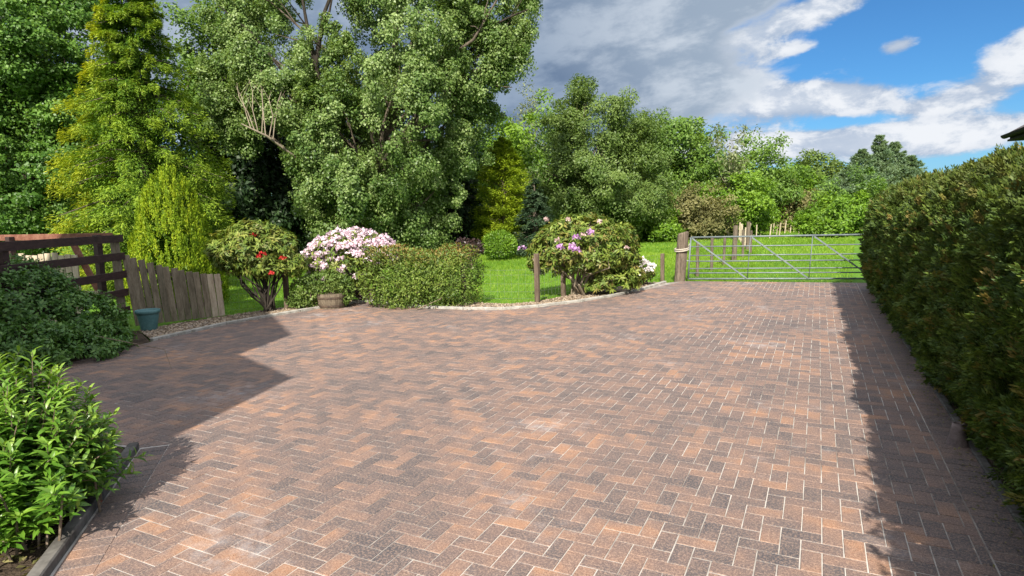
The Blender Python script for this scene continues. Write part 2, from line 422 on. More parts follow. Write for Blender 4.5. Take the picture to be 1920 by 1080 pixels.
# ------------------------------------------------------------------ foliage
def unit(a): return a / (np.linalg.norm(a, axis=-1, keepdims=True) + 1e-9)
def rnd_dir(rng, n): return unit(rng.normal(size=(n, 3)))
def leaf_geo(P, D, N, L, Wd, fold=0.12, droop=0.12, curved=False):
    """one folded leaf per row; 4 points each, or 7 when curved"""
    D = unit(D); S = unit(np.cross(D, N)); N = np.cross(S, D)
    L = np.broadcast_to(np.asarray(L, float), (len(P),))[:, None]; Wd = np.broadcast_to(np.asarray(Wd, float), (len(P),))[:, None]
    n = len(P)
    if not curved:
        b = P; l = P + D * L * .45 + S * Wd * .5 + N * Wd * fold; r = P + D * L * .45 - S * Wd * .5 + N * Wd * fold
        t = P + D * L - N * L * droop
        v = np.stack([b, r, t, l], 1).reshape(-1, 3)
        return v, np.arange(4 * n).reshape(n, 4), 4
    b = P; c1 = P + D * L * .35 + N * L * .03; c2 = P + D * L * .72 - N * L * droop * .35
    l1 = c1 + S * Wd * .5 + N * Wd * fold; r1 = c1 - S * Wd * .5 + N * Wd * fold
    l2 = c2 + S * Wd * .4 + N * Wd * fold; r2 = c2 - S * Wd * .4 + N * Wd * fold
    t = P + D * L - N * L * droop
    v = np.stack([b, l1, c1, r1, l2, c2, r2, t], 1).reshape(-1, 3)
    i = np.arange(n)[:, None] * 8
    f = np.concatenate([i + np.array([[0, 2, 1, 1]]), i + np.array([[0, 3, 2, 2]])], 0) if False else None
    q = np.concatenate([i + np.array([[1, 2, 5, 4]]), i + np.array([[2, 3, 6, 5]]), i + np.array([[0, 3, 2, 1]]), i + np.array([[4, 5, 6, 7]])], 0)
    return v, q, 8
class Leaves:
    def __init__(self): self.a = []
    def add(self, P, D, N, L, Wd, var, tone, tip=0.0):
        n = len(P); bc = lambda x: np.broadcast_to(np.asarray(x, float), (n,))
        self.a.append((P, D, N, bc(L), bc(Wd), bc(var), bc(tone), bc(tip)))
    def count(self): return sum(len(x[0]) for x in self.a)
    def build(self, name, mat, parent, fold=.12, droop=.12, curved=False):
        c = [np.concatenate([x[i] for x in self.a]) for i in range(8)]
        v, f, k_ = leaf_geo(c[0], c[1], c[2], c[3], c[4], fold, droop, curved)
        rep = lambda x: np.repeat(x, k_)
        return np_mesh(name, v, f, mat, parent, {'var': rep(c[5]), 'tone': rep(c[6]), 'tip': rep(c[7])})
def clump_leaves(rng, L, centers, radii, per, leaf, aspect=.6, flat=.75, up=.5, outward=None, tone=None, hang=0.0, shell=.4):
    """leaves on the outside of many small clumps"""
    n = len(centers)
    idx = np.repeat(np.arange(n), per)
    q = rnd_dir(rng, len(idx)); r = rng.random(len(idx)) ** shell
    P = centers[idx] + q * (radii[idx] * r)[:, None] * np.array((1, 1, flat))
    o = q if outward is None else unit(q * .6 + outward[idx] * .6)
    N = unit(o + UP * up + rng.normal(size=P.shape) * .45)
    D = unit(np.cross(N, rnd_dir(rng, len(idx))) + o * .3 - UP * hang)
    tn = rng.random(n) if tone is None else tone
    s = leaf * rng.uniform(.65, 1.35, len(idx))
    L.add(P, D, N, s, s * aspect, rng.random(len(idx)), tn[idx])
def crown_centers(rng, ells, n, inner=.22, zmin=.25):
    """clump centres near the surface of a union of ellipsoids (c, r)"""
    C = np.array([e[0] for e in ells], float); Rr = np.array([e[1] for e in ells], float)
    wgt = (Rr[:, 0] * Rr[:, 2]); wgt = wgt / wgt.sum()
    out = []; dirs = []
    while sum(map(len, out)) < n:
        k_ = rng.choice(len(C), size=n, p=wgt)
        q = rnd_dir(rng, n); r = np.where(rng.random(n) < inner, rng.uniform(.3, .8, n), rng.uniform(.80, 1.0, n))
        P = C[k_] + q * Rr[k_] * r[:, None]
        depth = np.min(np.linalg.norm((P[:, None] - C[None]) / Rr[None], axis=2) + 1e3 * (np.arange(len(C))[None] == k_[:, None]), axis=1)
        keep = (depth > .72) & (P[:, 2] > zmin)
        out.append(P[keep]); dirs.append(q[keep])
    return np.concatenate(out)[:n], np.concatenate(dirs)[:n]
def limbs(mb, rng, base, ells, r0, n, sides=6, fork=.3):
    base = np.array(base, float)
    C = [np.array(e[0], float) for e in ells]
    top = max(C, key=lambda c: c[2])
    zt = top[2]
    spine = [base + (top - base) * np.array((t ** 1.3, t ** 1.3, t)) + rng.normal(size=3) * r0 * .35 * (t > 0) * np.array((1, 1, 0)) for t in np.linspace(0, .92, 7)]
    mb.tube(spine, [r0 * 1.35] + [r0 * (1 - .85 * t) for t in np.linspace(.1, 1, 6)], 9)
    for i in range(n):
        e = ells[rng.integers(len(ells))]
        q = unit(rng.normal(size=3)) * np.array((1, 1, .8)); tgt = np.array(e[0]) + q * np.array(e[1]) * .62
        t = np.clip((tgt[2] * .62 - base[2]) / (zt + 1e-6), .12, .85) * rng.uniform(.75, 1.0)
        st = base + (top - base) * np.array((t ** 1.3, t ** 1.3, t))
        mid = st * .45 + tgt * .55 + np.array((0, 0, -.08)) * np.linalg.norm(tgt - st) + rng.normal(size=3) * .08 * np.linalg.norm(tgt - st)
        rr = r0 * .42 * (1 - t * .6) * rng.uniform(.6, 1.1)
        mb.tube([st, (st + mid) / 2, mid, (mid + tgt) / 2, tgt], [rr, rr * .8, rr * .6, rr * .4, rr * .15], sides, cap=False)
        for _ in range(3):
            s2 = mid + (tgt - mid) * rng.random(); e2 = s2 + rng.normal(size=3) * np.linalg.norm(tgt - st) * .06 + (tgt - mid) * .25
            mb.tube([s2, (s2 + e2) / 2 + rng.normal(size=3) * .05, e2], [rr * .35, rr * .25, rr * .08], 4, cap=False)
def px_ells(lst, depth):
    """(px, py, rx, ry, depth offset, depth radius) -> world ellipsoids"""
    res = []
    for e in lst:
        px, py, rx, ry = e[:4]; dd = e[4] if len(e) > 4 else 0.0
        D = depth + dd; k_ = D / F_PX
        ry_ = e[5] if len(e) > 5 else (rx * k_ * .9)
        res.append((at(px, py, D), (rx * k_, ry_, ry * k_)))
    return res
def broad_tree(name, label, px, depth, ells, mat, leaf, nclump, per, rc, seed, group=None, cat='tree', r0=.2, nl=14, bark='bark', up=.5, flat=.75, aspect=.6, hang=0.0, inner=.22, rise=.55, stretch=1.5):
    rng = np.random.default_rng(seed)
    b = foot(px, depth)
    t = thing(name, label, cat, b, 0, group)
    E = px_ells(ells, depth)
    mb = MB(); limbs(mb, rng, b, E, r0, nl); mb.build('trunk', M[bark], t, True)
    nbg = max(8, nclump // 8)
    bc, bq = crown_centers(rng, E, nbg, inner)
    k_ = rng.integers(nbg, size=nclump); along = rng.uniform(-1.1, 1.0, nclump)
    ax = unit(bq * .7 + UP * rise + rng.normal(size=bq.shape) * .35)
    c = bc[k_] + ax[k_] * (along * rc * stretch)[:, None] + rng.normal(size=(nclump, 3)) * rc * .55
    c[:, 2] = np.maximum(c[:, 2], .3)
    tn = rng.random(nbg)[k_] * .65 + rng.random(nclump) * .35
    L = Leaves()
    clump_leaves(rng, L, c, rc * rng.uniform(.5, 1.15, len(c)) * (1.15 - .35 * along), per, leaf, aspect, flat, up, bq[k_], tn, hang=hang)
    L.build('crown', LM[mat], t)
    return t
def auto_ells(rng, px, py_top, py_bot, w, n=7):
    """a lumpy crown outline made of ellipsoids"""
    H = py_bot - py_top; res = [(px, (py_top + py_bot) / 2 + H * .05, w * .38, H * .42)]
    for i in range(n):
        v = (i + .5) / n; y = py_top + H * (.16 + .70 * v)
        ww = w * .5 * math.sin(math.pi * (0.22 + .62 * v)) * .95
        s = (-1) ** i * rng.uniform(.35, .75)
        rr = rng.uniform(.34, .5)
        res.append((px + s * ww, y, ww * rr + w * .1, H * rng.uniform(.13, .2), rng.uniform(-1, 1)))
    res.append((px + rng.uniform(-.12, .12) * w, py_top + H * .15, w * .2, H * .15))
    return res
def conifer(name, label, px, depth, py_top, w_px, mat, seed, nb, per, leaf, droop=.25, cat='conifer', group=None, z0=.2, profile=None, tipamt=0.0, r0=.16, aspect=.32, lift=.0, sub=5, spray=.55, rough_out=.12):
    """whorled conifer: branches leave the trunk, each carrying flat drooping sprays"""
    rng = np.random.default_rng(seed)
    b = foot(px, depth); topz = at(px, py_top, depth)[2]; Rm = w_px * depth / F_PX / 2
    t = thing(name, label, cat, b, 0, group)
    mb = MB(); mb.tube([b, b + UP * topz * .5, b + UP * topz * .98], [r0, r0 * .6, .015], 8)
    prof = profile or (lambda v: (1 - v) ** .75)
    L = Leaves()
    v = np.sort(rng.random(nb) ** 1.25); az_ = rng.random(nb) * 2 * math.pi
    z = z0 + (topz - z0) * v
    ln = Rm * np.array([prof(x) for x in v]) * (1 + rng.normal(size=nb) * rough_out) + .06
    for i in range(nb):
        h = np.array((math.cos(az_[i]), math.sin(az_[i]), 0)); lit_gold = .25 + .75 * np.clip(-(h @ R2) * 1.2 - .1, 0, 1)  # yellow tips strengthened on the left: sunlight painted into the colour
        side = np.array((-h[1], h[0], 0)); tone = rng.random()
        st = b + UP * z[i]
        tw = np.linspace(.25, 1, sub)
        if i % 3 == 0:
            mb.tube([st, st + h * ln[i] * .5 + UP * ln[i] * lift * .5, st + h * ln[i] * .9 + UP * (lift - droop * .8) * ln[i] * .9], [r0 * .2, r0 * .12, .006], 4, cap=False)
        n_ = per
        u = rng.random(n_) ** .6
        lat = rng.uniform(-1, 1, n_) * spray * ln[i] * (1.15 - u) * .55
        P = st + h * (ln[i] * u)[:, None] + side * lat[:, None] + UP * (ln[i] * (lift * u - droop * u ** 2) - np.abs(lat) * .35 + rng.normal(size=n_) * .05 * ln[i])[:, None]
        D = h * .8 + side * (np.sign(lat) * .55)[:, None] + rng.normal(size=(n_, 3)) * .35 + UP * (-.55 * droop * 2 + lift)
        N = UP + h * .35 + rng.normal(size=(n_, 3)) * .35
        s = leaf * rng.uniform(.6, 1.4, n_)
        L.add(P, D, N, s, s * aspect, rng.random(n_), tone, np.clip((u - .72) * 3.2, 0, 1) * tipamt * lit_gold * rng.random(n_) ** .5)
    mb.build('trunk', M['bark'], t, True)
    L.build('crown', LM[mat], t)
    return t
def dome_bush(rng, L, c, r, n, leaf, aspect=.5, up=.6, bumps=14, amp=.12, tipz=.0, zmin=.03, box=0.0, thick=.22):
    """leaves over a bumpy dome (box > 0 squares it off)"""
    q = rnd_dir(rng, n); bd = rnd_dir(rng, bumps); bt = rng.random(bumps)
    dots = q @ bd.T; k_ = dots.argmax(1)
    g = 1 + amp * (np.exp((dots.max(1) - 1) * 14) - .5)
    s = np.ones(n)
    if box > 0:
        s = 1 / ((np.abs(q) ** (2 + box)).sum(1) ** (1 / (2 + box)))
    rr = g * s * (1 - thick * rng.random(n) ** 1.6)
    P = np.array(c) + q * np.array(r) * rr[:, None]
    N = unit(q + UP * up + rng.normal(size=P.shape) * .5)
    D = unit(np.cross(N, rnd_dir(rng, n)) + q * .55 + UP * .25)
    sz = leaf * rng.uniform(.65, 1.3, n); keep = P[:, 2] > zmin
    tip = np.clip((q[:, 2] - .35) * 2, 0, 1) * (rng.random(n) < .45) * tipz * (rr > .9)
    L.add(P[keep], D[keep], N[keep], sz[keep], sz[keep] * aspect, rng.random(n)[keep], bt[k_][keep], tip[keep])
def rosettes(rng, L, centers, dirs, per, leaf, aspect=.3, tilt=.25, tip=None):
    """whorls of long leaves round shoot tips"""
    n = len(centers); tn = rng.random(n)
    idx = np.repeat(np.arange(n), per); ang = rng.random(len(idx)) * 2 * math.pi
    A = unit(dirs); Sx = unit(np.cross(A, np.array((.31, .27, .9)))); Ty = np.cross(A, Sx)
    rad = Sx[idx] * np.cos(ang)[:, None] + Ty[idx] * np.sin(ang)[:, None]
    D = unit(rad + A[idx] * (tilt + rng.normal(size=len(idx)) * .3)[:, None] - UP * .18)
    N = unit(A[idx] * 1.0 - rad * tilt + rng.normal(size=rad.shape) * .15)
    P = centers[idx] + rng.normal(size=rad.shape) * leaf * .12
    s = leaf * rng.uniform(.7, 1.25, len(idx))
    L.add(P, D, N, s, s * aspect, rng.random(len(idx)), tn[idx], 0.0 if tip is None else tip[idx] * rng.random(len(idx)))
def truss(rng, L, c, r, n=34, size=.05):
    """a ball of petals"""
    q = rnd_dir(rng, n); q[:, 2] = np.abs(q[:, 2]) * .9 - .15
    P = np.array(c) + q * r * rng.uniform(.55, 1, n)[:, None]
    N = unit(q + rng.normal(size=q.shape) * .4); D = unit(np.cross(N, rnd_dir(rng, n)) + q * .5)
    s = size * rng.uniform(.7, 1.3, n)
    L.add(P, D, N, s, s * .85, rng.random(n), rng.random(n))
def stems(mb, rng, base, tips, r=.02, wob=.06, spread=.06):
    for tpt in tips:
        b = np.array(base, float) + rng.normal(size=3) * np.array((spread, spread, 0)); d = np.array(tpt) - b; ln = np.linalg.norm(d)
        m1 = b + d * .35 + rng.normal(size=3) * wob * ln + UP * ln * .05; m2 = b + d * .7 + rng.normal(size=3) * wob * ln
        mb.tube([b, m1, m2, np.array(tpt)], [r, r * .75, r * .5, r * .2], 6, cap=False)

# ------------------------------------------------------------------ ground, beds, driveway
def ngon(name, pts, z, mat, kind='structure', label=None, cat=None):
    mb = MB(); mb.poly([(p[0], p[1], z) for p in pts]); o = mb.build(name, mat); o['kind'] = kind
    return tag(o, label, cat)
def ground_mesh():
    g = []; xs = np.concatenate([np.linspace(-600, -60, 10), np.linspace(-50, 50, 51), np.linspace(60, 600, 10)])
    X, Y = np.meshgrid(xs, xs + 20, indexing='ij')
    Zz = np.full_like(X, -.06)
    far = np.clip((np.hypot(X, Y - 10) - 14) / 30, 0, 1)
    Zz += far * (.10 * np.sin(X * .35 + 1) * np.cos(Y * .29) + .05 * np.sin(X * .9) * np.sin(Y * .8))
    n = len(xs); v = np.stack([X, Y, Zz], -1).reshape(-1, 3)
    i, j = np.meshgrid(np.arange(n - 1), np.arange(n - 1), indexing='ij'); a = (i * n + j).ravel()
    f = np.stack([a, a + n, a + n + 1, a + 1], 1)
    return np_mesh('ground', v, f, M['ground'], smooth=True)
g = ground_mesh(); tag(g, kind='structure', label='green meadow ground under the lawn and field', cat='ground')

KERB = [(-8.30, 2.6), (-8.62, 4.2), (-8.98, 5.75), (-9.12, 7.17), (-8.94, 8.7), (-8.66, 9.85), (-8.50, 10.18), (-7.56, 9.86), (-6.75, 9.78), (-5.97, 9.84), (-5.22, 10.02),
        (-4.71, 10.53), (-4.17, 11.41), (-3.80, 12.33), (-3.51, 13.4), (-3.29, 15.06)]
LBED = [(-2.556, .664), (-3.296, 1.397), (-4.036, 2.131), (-4.776, 2.864), (-8.30, 2.6)]
GATE_L, GATE_R = np.array(c2w(4.40, 15.22)), np.array(c2w(8.45, 14.25))
DRIVE = [(1.04, -3.0), (1.04, 16.0), (.70, 16.02), (-2.95, 15.50)] + KERB[::-1] + [(-4.78, 2.84)] + LBED[:3][::-1] + [(-2.4, -3.0)]

def inside(pt, poly):
    x, y = pt; r = False; j = len(poly) - 1
    for i in range(len(poly)):
        xi, yi = poly[i]; xj, yj = poly[j]
        if (yi > y) != (yj > y) and x < (xj - xi) * (y - yi) / (yj - yi) + xi: r = not r
        j = i
    return r
def clip_half(poly, p, q):
    """keep the part on the left of p->q"""
    res = []; ex, ey = q[0] - p[0], q[1] - p[1]
    sd = [ex * (v[1] - p[1]) - ey * (v[0] - p[0]) for v in poly]
    for i in range(len(poly)):
        j = (i + 1) % len(poly)
        if sd[i] >= 0: res.append(poly[i])
        if (sd[i] >= 0) != (sd[j] >= 0):
            t = sd[i] / (sd[i] - sd[j]); res.append((poly[i][0] + (poly[j][0] - poly[i][0]) * t, poly[i][1] + (poly[j][1] - poly[i][1]) * t))
    return res
def seg_dist(p, a, b):
    ax, ay = a; bx, by = b; dx_, dy_ = bx - ax, by - ay
    t = max(0, min(1, ((p[0] - ax) * dx_ + (p[1] - ay) * dy_) / (dx_ * dx_ + dy_ * dy_)))
    return math.hypot(p[0] - ax - dx_ * t, p[1] - ay - dy_ * t)
def build_pavers():
    rng = random.Random(5)
    # field polygon: the drive less its soldier courses
    sold_l = [(-2.40, .80), (-4.63, 3.01)]
    field = [(.8235, -1.2), (.8235, 15.98), (.70, 16.0), (-2.95, 15.48)] + KERB[::-1][1:] + [(-4.78, 2.87)] + sold_l[::-1] + [(-2.2, -1.2)]
    edges = [(field[i], field[(i + 1) % len(field)]) for i in range(len(field))]
    V_, F_, va, to = [], [], [], []
    gap, ch = .0021, .003
    def paver(poly, v1, v2, tilt=True):
        cx = sum(p[0] for p in poly) / len(poly); cy = sum(p[1] for p in poly) / len(poly)
        n = len(poly)
        # inset by moving each edge inwards
        def inset(d):
            r = list(poly)
            for i in range(n):
                a, b = poly[i], poly[(i + 1) % n]; L_ = math.hypot(b[0] - a[0], b[1] - a[1])
                if L_ < 1e-6: continue
                nx, ny = -(b[1] - a[1]) / L_ * d, (b[0] - a[0]) / L_ * d
                r = clip_half(r, (a[0] + nx, a[1] + ny), (b[0] + nx, b[1] + ny))
                if len(r) < 3: return None
            return r
        lo = inset(gap); hi = inset(gap + ch)
        if lo is None or hi is None or len(lo) != len(hi): return
        tx, ty, tz = (rng.gauss(0, .006), rng.gauss(0, .006), rng.gauss(0, .0007)) if tilt else (0, 0, 0)
        zf = lambda p: tz + (p[0] - cx) * tx + (p[1] - cy) * ty
        b0 = len(V_); k_ = len(lo)
        V_.extend((p[0], p[1], zf(p) - .0045) for p in lo); V_.extend((p[0], p[1], zf(p)) for p in hi)
        F_.append(tuple(b0 + k_ + i for i in range(k_)))
        for i in range(k_):
            j = (i + 1) % k_; F_.append((b0 + i, b0 + j, b0 + k_ + j, b0 + k_ + i))
        va.extend([v1] * (2 * k_)); to.extend([v2] * (2 * k_))
    ox, oy = -1.733, 2.634; u = .1
    for i in range(-85, 35):
        for j in range(-45, 140):
            t = (i + j) % 4
            if t not in (0, 2): continue
            w, h = (2, 1) if t == 0 else (1, 2)
            x0, y0 = ox + i * u, oy + j * u
            cxy = (x0 + w * u / 2, y0 + h * u / 2)
            # only what the camera's side of the drive can see
            fx_, fy_ = cxy[0] * CY + cxy[1] * SY, -cxy[0] * SY + cxy[1] * CY
            if fy_ < .8 or abs(fx_) > fy_ * 1.5 + 1.5: continue
            poly = [(x0, y0), (x0 + w * u, y0), (x0 + w * u, y0 + h * u), (x0, y0 + h * u)]
            near = [e for e in edges if seg_dist(cxy, *e) < .13]
            if not near:
                if not inside(cxy, field): continue
            else:
                if not any(inside(p, field) for p in poly + [cxy]): continue
                cin = inside(cxy, field)
                for a, b in near:
                    if cin and (b[0] - a[0]) * (cxy[1] - a[1]) - (b[1] - a[1]) * (cxy[0] - a[0]) < 0: continue
                    poly = clip_half(poly, a, b) if len(poly) > 2 else []
                if len(poly) < 3: continue
                ar = abs(sum(poly[k_][0] * poly[(k_ + 1) % len(poly)][1] - poly[(k_ + 1) % len(poly)][0] * poly[k_][1] for k_ in range(len(poly)))) / 2
                if ar < .0012: continue
            paver(poly, rng.random(), rng.random())
    d = -1.2
    while d < 15.9:                                            # soldier course under the hedge
        paver([(.825, d), (1.03, d), (1.03, d + .1), (.825, d + .1)], rng.random() * .45, rng.random()); d += .1
    a = np.array((-2.545, .675)); e = np.array((-4.77, 2.87)); Lr = np.linalg.norm(e - a); tdir = (e - a) / Lr; nd = np.array((tdir[1], -tdir[0]))
    if nd[0] < 0: nd = -nd
    s = 0.0
    while s < Lr - .1:
        p = a + tdir * s; q = a + tdir * (s + .1)
        paver([tuple(p + nd * .2), tuple(q + nd * .2), tuple(q), tuple(p)], rng.random() * .75, rng.random()); s += .1
    me = bpy.data.meshes.new('driveway'); me.from_pydata(V_, [], F_)
    for nm, arr in (('var', va), ('tone', to)):
        at_ = me.attributes.new(nm, 'FLOAT', 'POINT'); at_.data.foreach_set('value', np.array(arr, np.float32))
    me.update(); o = link('driveway', me, M['paver'])
    return tag(o, 'red brown and charcoal herringbone block paving of the driveway', 'driveway', kind='structure')
build_pavers()
ngon('driveway_sand', DRIVE, -.0035, M['joint'], label='pale jointing sand between the driveway blocks', cat='sand')

def strip(mb, line, w, z0, z1, side, seg=.9):
    """edging stones along a polyline, each about seg long"""
    P = [np.array(p) for p in line]
    for a, b in zip(P[:-1], P[1:]):
        L_ = np.linalg.norm(b - a); k_ = max(1, round(L_ / seg)); t = (b - a) / L_; nrm = np.array((-t[1], t[0])) * side
        for i in range(k_):
            p = a + t * (L_ * i / k_ + .004); q = a + t * (L_ * (i + 1) / k_ - .004)
            c = (p + q) / 2 + nrm * w / 2
            mb.box((c[0], c[1], (z0 + z1) / 2), (np.linalg.norm(q - p) / 2, w / 2, (z1 - z0) / 2), ((t[0], t[1], 0), (nrm[0], nrm[1], 0), (0, 0, 1)), .008)
mb = MB(); strip(mb, KERB[2:], .075, -.1, .045, 1); o = mb.build('kerb', M['concrete']); tag(o, 'grey concrete edging along the gravel bed', 'kerb', kind='structure')
mb = MB(); strip(mb, LBED[:4], .075, -.1, .055, 1); o = mb.build('kerb', M['stained_shade']); tag(o, 'dark grey concrete edging of the bed under the lance leaved shrub', 'kerb', kind='structure')  # concrete darkened to carry the overhanging shrub's shade in its colour
mb = MB(); strip(mb, [(1.028, -1.2), (1.028, 15.9)], .06, -.1, .012, -1); o = mb.build('kerb', M['stained_shade']); tag(o, 'low concrete edging along the foot of the hedge', 'kerb', kind='structure')
ngon('flower_bed', [(-2.65, .55), (-3.55, 1.49), (-4.8, 2.84), (-8.3, 2.6), (-8.6, 4.2), (-9.05, 5.75), (-10.2, 6.3), (-12, 4), (-9, -1.5), (-3, -1.5)], -.012, M['soil'], label='dark soil bed with the shrubs', cat='flower bed')
ngon('hedge_bed', [(1.09, -1.5), (2.6, -1.5), (2.6, 15.6), (1.09, 15.6)], .004, M['soil'], label='strip of bare soil under the hedge', cat='soil')
BED_BACK = [(-10.2, 6.3), (-10.15, 7.2), (-9.95, 8.2), (-9.75, 8.9), (-9.35, 10.0), (-8.75, 10.9), (-7.6, 10.75), (-6.3, 10.75), (-5.5, 10.75), (-5.05, 11.2), (-4.85, 12.1), (-4.35, 13.3), (-3.9, 15.1)]
gravel_poly = KERB[2:] + BED_BACK[::-1]
ngon('gravel_bed', gravel_poly, -.004, M['gravel_base'], label='gravel bed behind the concrete edging', cat='gravel bed')
def pebbles():
    rng = np.random.default_rng(11); pts = []
    gp = np.array(gravel_poly); lo, hi = gp.min(0), gp.max(0)
    while len(pts) < 9000:
        p = lo + (hi - lo) * rng.random(2)
        if inside(p, gravel_poly): pts.append(p)
    P = np.array(pts); n = len(P); s = rng.uniform(.009, .024, n)
    octv = np.array([(1, 0, 0), (0, 1, 0), (-1, 0, 0), (0, -1, 0), (0, 0, 1)], float)
    J = octv[None] + rng.normal(size=(n, 5, 3)) * .22
    v = np.c_[P, np.full(n, .002)][:, None] + J * s[:, None, None] * np.array((1.2, 1, .7))
    i = np.arange(n)[:, None] * 5
    f = np.concatenate([i + np.array([[a, b, 4]]) for a, b in ((0, 1), (1, 2), (2, 3), (3, 0))])
    o = np_mesh('gravel', v.reshape(-1, 3), f, M['gravel'], None, {'var': np.repeat(rng.random(n), 5)})
    tag(o, 'loose tan and brown gravel stones in the bed', 'gravel', kind='stuff')
pebbles()

def grass():
    rng = np.random.default_rng(3); Vv = []; var = []; tone = []
    def zone(n, y0, y1, x0, x1, hgt, wid, ok, pw=1.0):
        y = y0 + (y1 - y0) * rng.random(n) ** pw; x = x0 + (x1 - x0) * rng.random(n)
        x = x * y                                               # spread with distance
        wx, wy = x * CY - y * SY, x * SY + y * CY
        k_ = ok(wx, wy); wx, wy = wx[k_], wy[k_]; m_ = len(wx); y_ = y[k_]
        sc = np.clip(y_ / 14, .8, 3.5)
        h = hgt * rng.uniform(.5, 1.3, m_) * np.clip(sc, 1, 1.6); w = wid * sc
        a = rng.random(m_) * 2 * math.pi; le = rng.normal(size=(m_, 2)) * .45
        b = np.c_[wx, wy, np.full(m_, -.055)]
        sd = np.c_[np.cos(a), np.sin(a), np.zeros(m_)] * w[:, None]
        tp = b + np.c_[le[:, 0] * h, le[:, 1] * h, h]
        Vv.append(np.stack([b - sd, b + sd, tp], 1).reshape(-1, 3)); var.append(np.repeat(rng.random(m_), 3))
        tone.append(np.repeat(np.clip(.5 + .38 * np.sin(wx * .7 + 2 * np.sin(wy * .5)) + .3 * np.sin(wx * 2.3 + wy * 1.1) * np.sin(wy * 1.9 - wx * .6) + rng.normal(size=m_) * .18, 0, 1), 3))
    back = DRIVE; gpoly = gravel_poly
    def ok(wx, wy):
        d = np.array([not inside((a, b), gpoly) and not inside((a, b), back) for a, b in zip(wx, wy)])
        # beyond the line of the beds, or beyond the gate
        line = np.array([(b > 6.6 and a < -8.5) or b > 9.8 for a, b in zip(wx, wy)])
        return d & line & ~((wx > .9) & (wy < 15.7))
    zone(75000, 11.0, 27, -.56, .40, .055, .006, ok, .9)
    zone(45000, 14.0, 47, .12, .56, .06, .007, ok, .8)
    zone(16000, 27.0, 40, -.30, .2, .07, .008, ok, .9)
    v = np.concatenate(Vv); f = np.arange(len(v)).reshape(-1, 3)
    o = np_mesh('grass', v, f, M['grass'], None, {'var': np.concatenate(var), 'tone': np.concatenate(tone)})
    tag(o, 'short bright green lawn grass behind the beds and gate', 'grass', kind='stuff')
grass()

# ------------------------------------------------------------------ the two houses
def own_house():
    """the house the photographer stands beside; its corner shades the left of the drive"""
    s = np.array(S_DIR); wv = np.array((-s[1], s[0])); l0 = 0.5; te = math.tan(SUN_EL)
    def p(w, l, z): q = s * l + wv * w; return (q[0], q[1], z)
    hh = lambda l: (l - l0) * te
    W0, W1, W2, W3 = 3.70, 5.25, 8.6, 12.0
    h1, h2, h3, h4 = hh(6.20), hh(7.38), hh(8.65), hh(10.46)
    t = thing('house', 'rendered house beside the near end of the driveway', 'house', (*(s * (l0 - 3) + wv * 8), 0))
    D = 7.0
    def prism(mb, prof):
        a = [p(w, l0, z) for w, z in prof]; b = [p(w, l0 - D, z) for w, z in prof]
        mb.poly(a); mb.poly(b[::-1])
        for i in range(len(a)):
            j = (i + 1) % len(a); mb.poly([a[j], a[i], b[i], b[j]])
    ridge = h4 + .85 * (W2 - 6.1)
    mb = MB(); prism(mb, [(W0 + .05, 0), (W0 + .05, h1 - .16), (W1, h2 - .16), (W1, 0)])
    prism(mb, [(W1 + .003, 0), (W1 + .003, h3 - .18), (W2, ridge - .2), (W3, h3 - .18), (W3, 0)]); mb.build('wall', M['render'], t)
    mb = MB(); prism(mb, [(W0, h1 - .12), (W0, h1), (W1 + .0, h2), (W1 + .0, h2 - .12)])
    prism(mb, [(W1 - .15, h3 - .28), (W1 - .15, h3 - .05), (W2, ridge), (W3 + .15, h3 - .05), (W3 + .15, h3 - .28), (W2, ridge - .17)]); mb.build('roof', M['tile'], t)
own_house()
def neighbour():
    c = at(1884, 254, 14.0)
    X, Y, Zz = c
    t = thing('house', 'neighbouring house corner with dark gutter showing above the hedge', 'house', (X + 3, Y - 4, 0))
    mb = MB(); mb.box((X + 3.33, Y - 4.42, Zz / 2 - .1), (3.0, 4.0, Zz / 2 - .1)); mb.build('wall', M['render'], t)
    mb = MB(); y0, y1 = Y - 9, Y
    for dz_ in (0,):
        a = [(X + .02, y0, Zz + .03), (X + .02, y1, Zz + .03), (X + 3.4, y1, Zz + 2.0), (X + 3.4, y0, Zz + 2.0)]
        b = [(x_, y_, z_ - .1) for x_, y_, z_ in a]
        mb.poly(a); mb.poly(b[::-1]); mb.poly([a[0], a[3], b[3], b[0]]); mb.poly([a[1], a[0], b[0], b[1]]); mb.poly([a[2], a[1], b[1], b[2]])
    a = [(X + 3.405, y0, Zz + 2.0), (X + 3.405, y1, Zz + 2.0), (X + 6.8, y1, Zz + .03), (X + 6.8, y0, Zz + .03)]
    mb.poly(a); mb.poly([(x_, y_, z_ - .1) for x_, y_, z_ in a][::-1])
    mb.build('roof', M['tile'], t)
    mb = MB(); mb.box((X + .2, (y0 + y1) / 2, Zz - .12), (.16, 4.45, .02)); mb.box((X + .10, (y0 + y1) / 2, Zz - .03), (.015, 4.47, .10)); mb.build('fascia', M['gutter'], t)
    mb = MB()
    r = .075
    for k_ in range(8):
        a0 = math.pi + math.pi * k_ / 8; a1 = math.pi + math.pi * (k_ + 1) / 8
        p0 = (X + r * math.cos(a0), Zz + r * math.sin(a0)); p1 = (X + r * math.cos(a1), Zz + r * math.sin(a1))
        mb.poly([(p0[0], y0, p0[1]), (p1[0], y0, p1[1]), (p1[0], y1 + .02, p1[1]), (p0[0], y1 + .02, p0[1])])
    mb.poly([(X + r * math.cos(math.pi + math.pi * k_ / 8), y1 + .02, Zz + r * math.sin(math.pi + math.pi * k_ / 8)) for k_ in range(9)])
    mb.build('gutter', M['gutter'], t)
neighbour()

